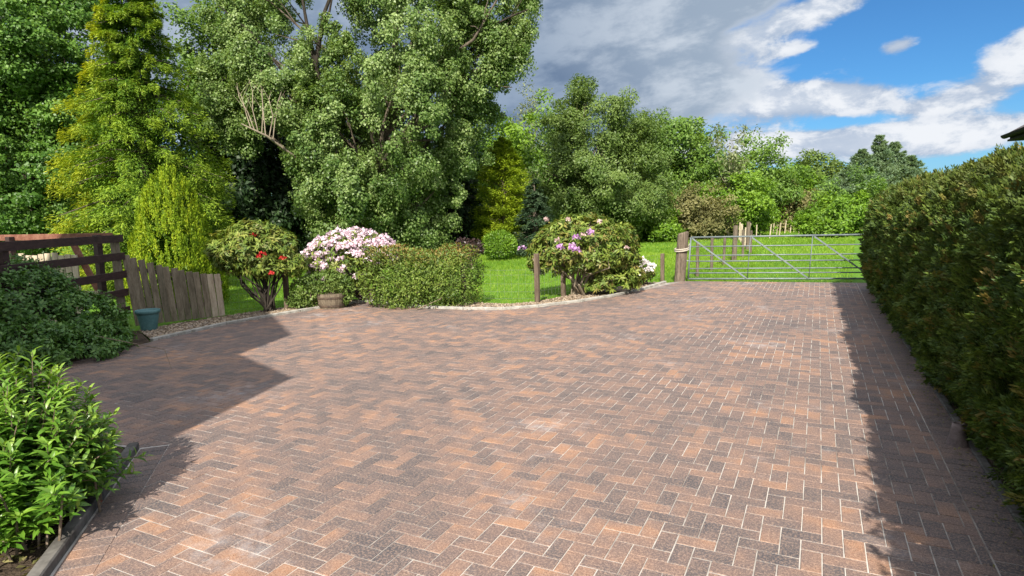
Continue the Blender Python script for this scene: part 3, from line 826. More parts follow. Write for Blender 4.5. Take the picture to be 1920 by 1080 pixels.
# ------------------------------------------------------------------ hedge
def hedge():
    rng = np.random.default_rng(21)
    t = thing('hedge', 'long clipped conifer hedge, brown green, along the right edge of the drive', 'hedge', (1.9, 7.5, 0))
    prof = [(0.05, 1.14), (.25, 1.02), (.6, .93), (1.0, .92), (1.4, .98), (1.65, 1.06), (1.84, 1.18), (1.95, 1.42), (1.98, 1.8), (1.95, 2.3), (1.8, 2.6)]
    zs = np.array([p[0] for p in prof]); xs = np.array([p[1] for p in prof])
    sl = np.r_[0, np.cumsum(np.hypot(np.diff(zs), np.diff(xs)))]; tot = sl[-1]
    Y0, Y1 = .2, 15.35
    L = Leaves()
    # clumps over the skin, more of them near the camera
    def skin(u, y):
        z = np.interp(u, sl, zs); x = np.interp(u, sl, xs)
        e = 1e-2; tz = np.interp(u + e, sl, zs) - np.interp(u - e, sl, zs); tx = np.interp(u + e, sl, xs) - np.interp(u - e, sl, xs)
        nn = unit(np.c_[-tz, np.zeros(len(u)), tx])
        bump =   .035 * np.sin(y * 3.1 + z * 2.2) * np.sin(z * 4.0 + y) + .03 * np.sin(y * 7.3 + 1.3 * z) + .022 * np.sin(z * 9 + y * 2.7)
        endf = np.clip((y - (Y1 - .75)) / .75, 0, 1)
        x = x + endf ** 2 * .75; z = z * (1 - .10 * endf ** 2)
        topw = 1.03 + .055 * np.clip((8.5 - y) / 4, 0, 1) + .012 * np.sin(y * 1.3) + .01 * np.sin(y * 3.7)
        P = np.c_[x, y, z * topw] + nn * bump[:, None]
        nn = unit(nn + np.c_[-endf * 0, endf * 1.2, endf * 0])
        return P, nn
    for (ya, yb, nc, per, leaf) in ((.2, 3.0, 1300, 26, .050), (3.0, 6.5, 4600, 52, .031), (6.5, 10.5, 3400, 44, .042), (10.5, 15.35, 2600, 34, .060)):
        u = rng.random(nc) * tot; y = ya + (yb - ya) * rng.random(nc)
        P, nn = skin(u, y); P = P - nn * (rng.random(nc) ** 1.5 * .16)[:, None]
        idx = np.repeat(np.arange(nc), per); m_ = len(idx)
        A = unit(nn * .8 + UP * .6 + rng.normal(size=nn.shape) * .5)           # shoot axis
        tt = rng.random(m_); ln = .115 * (leaf / .042) ** .7 * rng.uniform(.6, 1.3, nc)
        fan = unit(np.cross(A, rnd_dir(rng, nc)))                             # flat fan of scale leaves
        lat = rng.uniform(-1, 1, m_) * (1.1 - tt) * .55
        Q = P[idx] + A[idx] * (tt * ln[idx])[:, None] + fan[idx] * (lat * ln[idx])[:, None] + rng.normal(size=(m_, 3)) * .008
        D = unit(A[idx] + fan[idx] * (lat * 1.6)[:, None] + rng.normal(size=(m_, 3)) * .25)
        N = unit(np.cross(A, fan)[idx] + rng.normal(size=(m_, 3)) * .4)
        s = leaf * rng.uniform(.6, 1.35, m_)
        brown = (rng.random(nc) < .10) * rng.random(nc); brown = np.maximum(brown, np.clip((P[:, 2] - 1.62) * 1.0, 0, .25) * rng.random(nc))
        L.add(Q, D, N, s, s * .36, rng.random(m_), rng.random(nc)[idx], brown[idx])
    # back and inner fill so that no light leaks through
    nb = 26000
    y = Y0 + (Y1 - Y0) * rng.random(nb); z = .05 + 1.85 * rng.random(nb); x = 1.18 + 1.35 * rng.random(nb) + np.clip((y - (Y1 - .75)) / .75, 0, 1) ** 2 * .6
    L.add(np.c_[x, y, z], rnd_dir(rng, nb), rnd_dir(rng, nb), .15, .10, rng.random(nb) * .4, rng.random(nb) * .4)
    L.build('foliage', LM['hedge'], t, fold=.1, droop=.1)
    mb = MB()
    for k_ in range(22):
        yy = .6 + k_ * .69; b = np.array((1.75 + rng.normal() * .06, yy, 0))
        mb.tube([b, b + np.array((rng.normal() * .05, rng.normal() * .05, .9)), b + np.array((rng.normal() * .1, rng.normal() * .1, 1.8))], [.05, .04, .015], 7)
    mb.build('stems', M['bark'], t)
hedge()

# ------------------------------------------------------------------ left side: shrubs, fences, pot
def laurel():
    rng = np.random.default_rng(31)
    c = np.array((*c2w(-3.06, 3.55), 0.0))
    t = thing('shrub', 'leafy light green shrub with lance leaves in the near left bed', 'shrub', c)
    L = Leaves(); mb = MB()
    ns = 330
    c0 = c; edge = gnd(95, 1015); edge[2] = 0
    for i in range(ns + 70):
        c = c0 if i < ns else edge + R2 * rng.uniform(-.55, .0) + F2 * rng.uniform(-.2, .55)
        a = rng.random() * 2 * math.pi; rr = rng.random() ** .55
        out = np.array((math.cos(a), math.sin(a), 0))
        b = c + out * .22 * rr
        zt = (.93 * (1 - .6 * rr ** 2.2) + rng.normal() * .06); ro = .60 * rr
        low = rng.random() < .33
        if low: zt *= rng.uniform(.2, .75); ro *= rng.uniform(1.0, 1.22)
        if i >= ns: zt = rng.uniform(.12, .42); ro *= .5
        tipp = c + out * ro + UP * max(zt, .10)
        m1 = b + (tipp - b) * .5 + UP * .12 + rng.normal(size=3) * .03
        pts = [b, m1, tipp]
        mb.tube(pts, [.008, .006, .002], 5, cap=False)
        n_ = 30; tt = np.linspace(.30, 1.0, n_)
        Q = ((1 - tt) ** 2)[:, None] * b + (2 * tt * (1 - tt))[:, None] * m1 + (tt ** 2)[:, None] * tipp
        ax = unit(tipp - m1 + UP * .25)
        ang = np.arange(n_) * 2.4 + rng.random() * 6
        s1 = unit(np.cross(ax, np.array((.3, .5, .81)))); s2 = np.cross(ax, s1)
        rad = s1 * np.cos(ang)[:, None] + s2 * np.sin(ang)[:, None]
        op = np.where(tt > .9, 1.15, .42)[:, None]
        D = unit(rad + ax * op + rng.normal(size=(n_, 3)) * .12); N = unit(ax * 1.0 - rad * op * .7)
        s = (.108 - .035 * (tt - .4)) * rng.uniform(.75, 1.2, n_); s = np.where(tt > .93, s * .75, s)
        L.add(Q, D, N, s, s * rng.uniform(.22, .31, n_), rng.random(n_) * np.clip((tt - .1) * 1.3, .25, 1), rng.random() * np.ones(n_), np.clip((tt - .86) * 5, 0, .7) * rng.random())
    mb.build('stems', M['stem'], t)
    L.build('foliage', LM['laurel'], t, fold=.22, droop=.22, curved=True)
laurel()
def dark_shrub():
    rng = np.random.default_rng(33)
    c = np.array((*c2w(-6.35, 8.45), 0.0))
    t = thing('shrub', 'broad deep green shrub spilling over the drive in front of the rail fence', 'shrub', c)
    L = Leaves()
    E = [(c + np.array((*c2w(-.55, -.3), .62)), (.95, 1.0, .70)), (c + np.array((*c2w(.05, .0), .40)), (.66, .8, .48)), (c + np.array((*c2w(.22, .35), .20)), (.40, .5, .26)),
         (c + np.array((*c2w(-1.0, .1), .85)), (.8, .8, .55)), (c + np.array((*c2w(-1.1, -1.0), .5)), (.8, .8, .5)), (c + np.array((*c2w(-.1, -.75), .3)), (.8, .6, .35))]
    for px, py, r_ in ((120, 678, .42), (165, 672, .36), (200, 661, .30), (222, 653, .20)): E.append((gnd(px, py) + UP * .08, (r_, r_, .10 + r_ * .4)))
    cc, q = crown_centers(rng, E, 1150, .12, .03)
    cc[:, 2] = np.maximum(cc[:, 2], .06)
    dirs = unit(q + UP * .5 + rng.normal(size=q.shape) * .3)
    rosettes(rng, L, cc, dirs, 18, .075, .42, .5)
    clump_leaves(rng, L, cc, np.full(len(cc), .13), 26, .055, .5, .8, .6, q)
    L.build('foliage', LM['shrub'], t, droop=.15)
    mb = MB(); stems(mb, rng, c, [e[0] + np.array((0, 0, .1)) for e in E] * 3, .016)
    p = gnd(322, 695); mb.tube([c + UP * .35, p + np.array((-.25, .1, .22)), p + UP * .02], [.008, .005, .003], 5)
    mb.build('stems', M['stem'], t)
dark_shrub()

P0 = np.array((*c2w(-6.72, 10.45), 0.0)); P1 = np.array((*c2w(-6.62, 7.4), 0.0)); P1b = np.array((*c2w(-6.6, 5.6), 0.0))
def rail_fence():
    t = thing('rail_fence', 'dark brown post and rail fence behind the deep green shrub', 'fence', P0)
    d = unit(P1b - P0); nrm = np.array((-d[1], d[0], 0))
    for k_, s in enumerate((0, 2.4, 4.7)):
        p = P0 + d * s
        mb = MB(); mb.box(p + UP * .79, (.05, .05, .79), ((*d[:2], 0), (*nrm[:2], 0), (0, 0, 1)), .006); mb.build('post', M['grey_timber' if k_ == 0 else 'dark_timber'], t)
    side = nrm * (.066 if np.dot(nrm, np.array((*c2w(1, 0), 0))) > 0 else -.066)
    for z in (1.535, 1.23, .92, .61, .30):
        mb = MB(); mb.beam(P0 - d * .12 + side + UP * z, P0 + d * 4.8 + side + UP * (z - .02), .03, .125, bev=.004); mb.build('rail', M['dark_timber'], t)
rail_fence()
def board_fence():
    A = np.array((*c2w(-6.95, 10.75), 0.0)); B = np.array((*c2w(-13.5, 12.6), 0.0))
    t = thing('board_fence', 'sunlit old board fence with a faded red top rail behind the rail fence', 'fence', A)
    d = unit(B - A); nrm = np.array((-d[1], d[0], 0)); L_ = np.linalg.norm(B - A); rng = random.Random(4)
    mb = MB(); mb.beam(A + UP * 1.575, B + UP * 1.60, .04, .11, bev=.004); mb.build('rail', M['red_timber'], t)
    mb = MB(); mb.beam(A + UP * .55 - nrm * .045, B + UP * .55 - nrm * .045, .03, .1); mb.build('rail', M['pale_timber'], t)
    for s in (.25, 2.3, 4.4, 6.4):
        mb = MB(); mb.box(A + d * s + nrm * .075 + UP * .8, (.05, .05, .8), ((*d[:2], 0), (*nrm[:2], 0), (0, 0, 1)), .005); mb.build('post', M['dark_timber'], t)
    s = .9
    while s < L_:
        h = 1.27 + rng.uniform(-.03, .03); mb = MB(); mb.box(A + d * s + UP * h / 2, (.062, .012, h / 2), ((*d[:2], 0), (*nrm[:2], 0), (0, 0, 1)))
        mb.build('board', M['pale_timber'], t); s += .15 + rng.uniform(0, .02)
    mb = MB(); p = A + d * .55 - nrm * .06
    mb.beam(p + d * .45 + UP * 1.5, p - d * .05 + UP * .6, .03, .13); mb.build('brace', M['red_timber'], t)
board_fence()
def picket_fence():
    A = np.array((*c2w(-6.62, 10.62), 0.0)); B = np.array((*c2w(-5.47, 11.55), 0.0))
    t = thing('picket_fence', 'weathered grey board fence sloping down beside the teal pot', 'fence', A)
    d = unit(B - A); nrm = np.array((-d[1], d[0], 0)); L_ = np.linalg.norm(B - A); rng = random.Random(8)
    n_ = 13
    for i in range(n_):
        u_ = (i + .5) / n_; h = 1.30 - .56 * u_ ** .75 + rng.uniform(-.012, .012) + (.05 * max(0, u_ - .8) * 4)
        w = L_ / n_ / 2 * .93
        lean = -.09 + .05 * u_ + rng.uniform(-.012, .012)
        up_ = unit(UP + d * lean); sd = unit(d - up_ * np.dot(d, up_))
        nn = np.cross(up_, sd)
        mb = MB(); mb.box(A + d * (L_ * u_) + up_ * h / 2 + nrm * rng.uniform(-.006, .006), (w, .011, h / 2), (sd, nn, up_), .003)
        mb.build('board', M['grey_timber' if i < n_ - 2 else 'pale_timber'], t)
    for z0, z1 in ((1.02, .62), (.30, .24)):
        mb = MB(); mb.beam(A + nrm * .04 + UP * z0, B + nrm * .04 + UP * z1, .035, .07); mb.build('rail', M['grey_timber'], t)
picket_fence()
def pot():
    p = gnd(280, 618); p[2] = 0
    mb = MB()
    prof = [(0.0, 0.0), (.115, 0), (.12, .01), (.165, .26), (.167, .275), (.185, .28), (.190, .31), (.19, .335), (.18, .34), (.168, .335), (.155, .27), (.15, .25), (0.0, .25)]
    t = thing('plant_pot', 'teal plastic plant pot standing by the weathered grey fence', 'plant pot', p)
    mb.lathe(p, prof[:-2], 32); mb.build('pot', M['pot'], t, True)
    mb = MB(); mb.lathe(p, [(.152, .265), (.08, .272), (0, .27)], 24); mb.build('soil', M['soil'], t)
pot()

# ------------------------------------------------------------------ the bed: rhododendrons, clipped shrub, planter, wire fence
def rhodo(name, label, px, base_py, depth, ells, nros, leaf, seed, flowers, nst=9, stem_r=.03, mat='rhodo', tipamt=.5, spread=.05, per=11, bm='stem'):
    rng = np.random.default_rng(seed)
    b = foot(px, depth)
    t = thing(name, label, 'rhododendron', b)
    E = px_ells(ells, depth)
    c, q = crown_centers(rng, E, nros, .25, .12)
    mb = MB(); pick = rng.choice(len(c), nst * 3, replace=False)
    stems(mb, rng, b, c[pick[:nst]] * .9 + np.array(E[0][0]) * .1, stem_r, .07, spread)
    stems(mb, rng, b, c[pick[nst:]], stem_r * .6, .09, spread)
    mb.build('stems', M[bm], t)
    L = Leaves(); rosettes(rng, L, c, unit(q + UP * .6 + rng.normal(size=q.shape) * .25), per, leaf, .30, .3, (rng.random(len(c)) < .35) * tipamt)
    L.build('foliage', LM[mat], t, droop=.2)
    for kind, pts, r, n_, sz in flowers:
        for p in pts:
            if len(p) == 3: w = at(p[0], p[1], p[2])
            F_ = Leaves(); truss(rng, F_, w, r * rng.uniform(.8, 1.15), n_, sz); F_.build('flower_cluster', PM[kind], t, fold=.2, droop=.25)
    return t, rng, E
rhodo('rhododendron', 'open bushy rhododendron with a few red flowers beside the weathered fence', 492, 585, 11.95,
      [(470, 464, 70, 40), (422, 470, 34, 38), (520, 462, 38, 34), (475, 436, 48, 24), (545, 494, 30, 22), (495, 498, 52, 20), (440, 495, 34, 18)], 800, .105, 41,
      [('red', [(491, 476, 11.25), (486, 482, 11.3), (530, 484, 11.3), (510, 513, 11.4), (476, 441, 11.6)], .048, 26, .042)], 8, .03, bm='dark_bark')
t, rng, E = rhodo('rhododendron', 'rhododendron covered in pale pink blossom behind the barrel planter', 682, 565, 13.05,
      [(650, 485, 78, 48), (610, 490, 42, 36), (700, 470, 44, 32), (660, 455, 55, 24), (640, 515, 60, 24), (725, 478, 26, 26)], 420, .12, 43, [], 8, .045, bm='bark')
L = Leaves(); cc, q = crown_centers(rng, [(e[0], np.array(e[1]) * 1.05) for e in E], 330, 0)
for c_, q_ in zip(cc, q):
    if q_[2] > -.35: truss(rng, L, c_, .085, 30, .055)
L.build('blossom', PM['pink'], t, fold=.2, droop=.25)
rhodo('rhododendron', 'large domed rhododendron with mauve flowers on bare forked stems', 1082, 552, 13.2,
      [(1100, 460, 92, 52), (1050, 465, 60, 50), (1090, 425, 62, 26), (1160, 470, 42, 55), (1010, 483, 24, 28), (1145, 522, 52, 26), (1180, 508, 28, 34), (1120, 535, 40, 16), (1165, 540, 30, 14)], 1150, .12, 45,
      [('purple', [(1081, 446, 12.1), (1106, 437, 12.1), (1073, 467, 12.0), (1080, 470, 12.0), (1074, 463, 12.05), (1051, 464, 12.1), (978, 467, 12.8)], .07, 32, .055),
       ('blush', [(1024, 413, 12.5), (1125, 416, 12.5), (1093, 441, 12.2), (1006, 486, 12.7), (1065, 412, 12.6), (1044, 452, 12.2), (1175, 465, 12.4)], .05, 22, .045)], 9, .04, bm='pale_bark', tipamt=.8)
rhodo('rhododendron', 'small rhododendron with white flowers at the foot of the mauve one', 1210, 535, 14.7, [(1205, 512, 22, 22), (1190, 520, 16, 18)], 70, .11, 47,
      [('white', [(1203, 490, 14.1), (1212, 496, 14.1), (1222, 500, 14.2), (1200, 505, 14.1), (1203, 512, 14.1), (1217, 506, 14.2)], .085, 40, .06)], 4, .015)
def clipped():
    rng = np.random.default_rng(51)
    c = foot(788, 12.25)
    t = thing('clipped_shrub', 'rectangular clipped shrub with bronze tips in the middle of the bed', 'shrub', c)
    L = Leaves()
    for k_, (px, py, rx, ry) in enumerate([(745, 520, 56, 56), (845, 520, 47, 56), (795, 524, 62, 54)]):
        cc = at(px, py, 12.25); kk_ = 12.25 / F_PX
        dome_bush(rng, L, cc, (rx * kk_, .55, ry * kk_), 6500, .062, .42, .5, 26, .2, .7, .02, 2.5)
    L.build('foliage', LM['box'], t)
    mb = MB(); stems(mb, rng, c, [at(px, 515, 12.25) for px in (700, 730, 760, 790, 820, 850, 875)], .015, .05, .3); mb.build('stems', M['stem'], t)
clipped()
def simple_bush(name, label, px, depth, ells, mat, leaf, n, seed, cat='shrub', tipz=0., aspect=.5, box=0., amp=.15):
    rng = np.random.default_rng(seed); b = foot(px, depth); t = thing(name, label, cat, b); L = Leaves()
    E = px_ells(ells, depth); A = sum(e[1][0] * e[1][2] for e in E)
    for e in E: dome_bush(rng, L, e[0], e[1], int(n * e[1][0] * e[1][2] / A), leaf, aspect, .5, 20, amp, tipz, .02, box)
    L.build('foliage', LM[mat], t)
    mb = MB(); stems(mb, rng, b, [np.array(e[0]) + rng.normal(size=3) * np.array(e[1]) * .3 for e in E for _ in range(4)], .012 * depth / 12, .06, .08); mb.build('stems', M['stem'], t)
    return t
simple_bush('round_shrub', 'round clipped bright green shrub on the lawn', 937, 24.6, [(937, 460, 34, 26)], 'bright', .085, 5200, 53, amp=.1)
simple_bush('shrub', 'small copper leaved shrub on the lawn beside the round green one', 880, 20.5, [(880, 470, 24, 18), (868, 458, 14, 12), (893, 462, 12, 12)], 'purple_leaf', .09, 1300, 54, amp=.3)
simple_bush('plant', 'tangle of low green plants around the barrel planter', 580, 12.25, [(570, 545, 28, 26), (610, 528, 44, 20), (645, 545, 18, 26), (565, 562, 26, 16), (580, 566, 16, 12), (640, 565, 14, 12)], 'olive', .06, 4800, 55, 'plant', amp=.35)
def planter():
    p = foot(612, 12.2)
    t = thing('planter', 'old wooden half barrel planter under the pink blossom', 'planter', p)
    mb = MB(); mb.lathe(p, [(.235, 0), (.262, .12), (.275, .24), (.272, .30), (.25, .30), (.24, .26), (0, .25)], 22); mb.build('staves', M['barrel'], t)
    for z, r in ((.06, .252), (.22, .277)):
        mb = MB(); mb.lathe(p, [(r - .004, z - .018), (r + .003, z - .018), (r + .004, z + .018), (r - .004, z + .018)], 22); mb.build('band', M['iron'], t)
planter()
def wire_fence():
    P = [np.array((*c2w(x, y), 0)) for x, y in ((-5.42, 11.7), (-4.55, 12.28), (-2.9, 13.45), (-1.0, 12.65), (.50, 12.12), (1.10, 13.05), (2.3, 14.2), (3.83, 15.50))]
    t = thing('wire_fence', 'low wire netting fence on short brown posts behind the bed', 'fence', P[0])
    hs = (.8, .86, .8, .8, .98, 1.0, .8, .68)
    for p, h in list(zip(P, hs))[1:]:
        mb = MB(); mb.box(p + UP * (h / 2 - .03), (.045, .045, h / 2 + .03), bev=.01); mb.build('post', M['brown_post'], t)
    mb = MB()
    for z in (.08, .22, .38, .56, .66):
        for a, b in zip(P[:-1], P[1:]):
            m_ = (a + b) / 2 - UP * .015; mb.tube([a + UP * z, m_ + UP * z, b + UP * z], .0018, 4, cap=False)
    for a, b in zip(P[:-1], P[1:]):
        for s in np.arange(.0, 1, .15 / np.linalg.norm(b - a)): mb.tube([a + (b - a) * s + UP * .08, a + (b - a) * s + UP * .66], .0011, 3, cap=False)
    mb.build('netting', M['wire'], t)
wire_fence()

# ------------------------------------------------------------------ gate, post, rope, field fences
GL3, GR3 = np.array((*GATE_L, 0.)), np.array((*GATE_R, 0.))
def gate():
    t = thing('field_gate', 'galvanised tubular field gate closing the far end of the drive', 'gate', GL3)
    d = unit(GR3 - GL3); L_ = np.linalg.norm(GR3 - GL3); z0 = .05; H = 1.045
    lean = d * .055
    pt = lambda s, z: GL3 + d * s + UP * z + lean * z
    for i, z in enumerate((0, .145, .254, .436, .58, .80, 1.03)):
        mb = MB(); mb.tube([pt(0, z0 + z), pt(L_, z0 + z)], .021 if z in (0, 1.03) else .0155, 10); mb.build('rail', M['galv'], t, True)
    for s in (0, L_ / 3, 2 * L_ / 3, L_):
        mb = MB(); mb.tube([pt(s, z0), pt(s, z0 + 1.03)], .021 if s in (0, L_) else .017, 10)
        if s in (L_ / 3, 2 * L_ / 3): mb = MB(); mb.beam(pt(s, z0 + .02), pt(s, z0 + 1.02), .045, .012, up=d, bev=.0)
        mb.build('stile', M['galv'], t, True)
    for k_ in range(3):
        a, b = pt(L_ * k_ / 3 + .03, z0 + 1.01), pt(L_ * (k_ + 1) / 3 - .03, z0 + .02)
        nrm = np.cross(d, UP); nrm = nrm if nrm @ F2 < 0 else -nrm
        mb = MB(); mb.beam(a + nrm * .026, b + nrm * .026, .010, .034, up=UP); mb.build('brace', M['galv'], t)
    mb = MB(); mb.tube([pt(.02, .5), pt(-.10, .5)], .012, 8); mb.build('latch', M['galv'], t)
gate()
GP = np.array((*c2w(4.20, 15.28), 0.))
def gate_post():
    t = thing('gate_post', 'thick weathered timber gate post with a rope round it', 'gate post', GP)
    mb = MB(); rng = np.random.default_rng(61); d = np.array((*c2w(.07, 0), 1.0)); d = unit(d)
    n0 = 14; zs = [-.05, .1, .4, .7, 1.0, 1.17, 1.21]
    for zi, z in enumerate(zs):
        r = .135 if z < 1.2 else .115
        for k_ in range(n0):
            a = 2 * math.pi * k_ / n0; rr = r * (1 + .06 * math.sin(3 * a + 1) + .02 * math.sin(7 * a + z * 3))
            p = GP + d * z; mb.v.append((p[0] + rr * math.cos(a), p[1] + rr * math.sin(a), p[2] + (.03 * math.cos(a) if zi > 4 else 0)))
    for i in range(len(zs) - 1):
        for k_ in range(n0):
            j = (k_ + 1) % n0; mb.f.append((i * n0 + k_, i * n0 + j, i * n0 + n0 + j, i * n0 + n0 + k_))
    mb.f.append(tuple((len(zs) - 1) * n0 + k_ for k_ in range(n0)))
    mb.build('post', M['post_timber'], t, False)
    c = GP + d * .80; mb = MB(); pts = []
    for k_ in range(25):
        a = 2 * math.pi * k_ / 24
        pts.append(c + np.array((.165 * math.cos(a), .165 * math.sin(a), -.05 * math.sin(a * 1) * 0 - .06 * (0.5 + .5 * math.cos(a - 4.2)))))
    mb.tube(pts, .020, 7, cap=False)
    pts2 = [c + np.array((.165 * math.cos(a), .165 * math.sin(a), .035 - .05 * (0.5 + .5 * math.cos(a - 4.2)))) for a in np.linspace(0, 2 * math.pi, 25)]
    mb.tube(pts2, .018, 7, cap=False)
    q = c + R2 * .16; mb.tube([q, q + R2 * .10 + UP * .05, GL3 + UP * .86, GL3 + UP * .92 + R2 * .03, q + R2 * .06 + UP * .12, q + UP * .03], .016, 7)
    o = mb.build('rope', M['rope'], None, True); tag(o, 'pale rope looped around the timber post and the gate', 'rope')
gate_post()
def field_fence():
    A = np.array(c2w(5.05, 16.6)); B = np.array(c2w(9.5, 24.3)); C = np.array(c2w(13.2, 35.5))
    t = thing('field_fence', 'stock fence of weathered posts running away across the field behind the gate', 'fence', (*A, 0))
    P = [A + (B - A) * s for s in np.linspace(0, 1, 6)] + [B + (C - B) * s for s in (.2, .4, .62, .82, 1)]
    rng = random.Random(3)
    tops = []
    for i, p in enumerate(P):
        h = .92 + rng.uniform(-.06, .08); r = .045
        if i in (3, 6): h, r = 1.18, .085
        mb = MB(); lx, ly = rng.uniform(-.05, .05), rng.uniform(-.05, .05)
        mb.tube([(p[0], p[1], -.1), (p[0] + lx, p[1] + ly, h)], [r, r * .95], 8); mb.build('post', M['post_timber' if i < 7 else 'pale_timber'], t)
        tops.append((p[0], p[1]))
    mb = MB()
    for z in (.15, .35, .55, .75, .85):
        mb.tube([(x, y, z) for x, y in tops], .0022, 4, cap=False)
    mb.build('wire', M['wire'], t)
    t2 = thing('field_fence', 'row of pale leaning fence posts at the far edge of the field', 'fence', (*np.array(c2w(13.6, 36)), 0))
    pxs = ((1391, 37), (1404, 37.5), (1419, 38.5), (1426, 39.5), (1444, 37), (1450, 41), (1457, 40), (1462, 38.5), (1472, 42), (1482, 43), (1489, 44), (1498, 40), (1508, 44))
    for px, dep in pxs:
        p = foot(px, dep); mb = MB(); h = .78 * rng.uniform(.9, 1.1)
        mb.tube([p - UP * .1, p + np.array((*c2w(rng.uniform(0, .14), 0), h))], [.036, .032], 8); mb.build('post', M['pale_timber'], t2)
field_fence()
def small_bits():
    p = gnd(1795, 833)
    mb = MB(); mb.lathe(p, [(.075, -.01), (.066, .02), (.045, .10), (.040, .16), (.030, .16), (.032, .1), (.05, .02)], 18)
    o = mb.build('pipe', M['clay'], None, True); tag(o, 'short flared clay pipe end poking out under the hedge', 'pipe')
    rng = np.random.default_rng(71); L = Leaves(); q = gnd(185, 946)
    truss(rng, L, q + UP * .006, .022, 9, .028); o = L.build('petal', PM['red'], None); tag(o, 'fallen dark red petals on the edging bricks', 'petal')
    L = Leaves(); n_ = 260
    poly = [(-3.2, 1.25), (-4.6, 2.65), (-5.4, 2.4), (-4.0, .8)]
    P = np.array([(rng.uniform(-5.4, -3.0), rng.uniform(.8, 2.7)) for _ in range(900)]); P = np.array([p_ for p_ in P if inside(p_, poly)])
    L.add(np.c_[P, rng.uniform(.0, .03, len(P))], rng.normal(size=(len(P), 3)) * np.array((1, 1, .2)), UP + rng.normal(size=(len(P), 3)) * .4, .06, .025, rng.random(len(P)), rng.random(len(P)))
    nh = 700; yy = .5 + 14.5 * rng.random(nh); xx = 1.02 - np.abs(rng.normal(size=nh)) * .07
    L.add(np.c_[xx, yy, rng.uniform(.002, .012, nh)], rng.normal(size=(nh, 3)) * np.array((1, 1, .15)), UP + rng.normal(size=(nh, 3)) * .3, rng.uniform(.012, .035, nh), .011, rng.random(nh), rng.random(nh))
    o = L.build('leaf_litter', LM['brownish'], None); tag(o, 'dry fallen leaves and clippings under the lance leaved shrub and the hedge', 'leaf litter', kind='stuff')
small_bits()

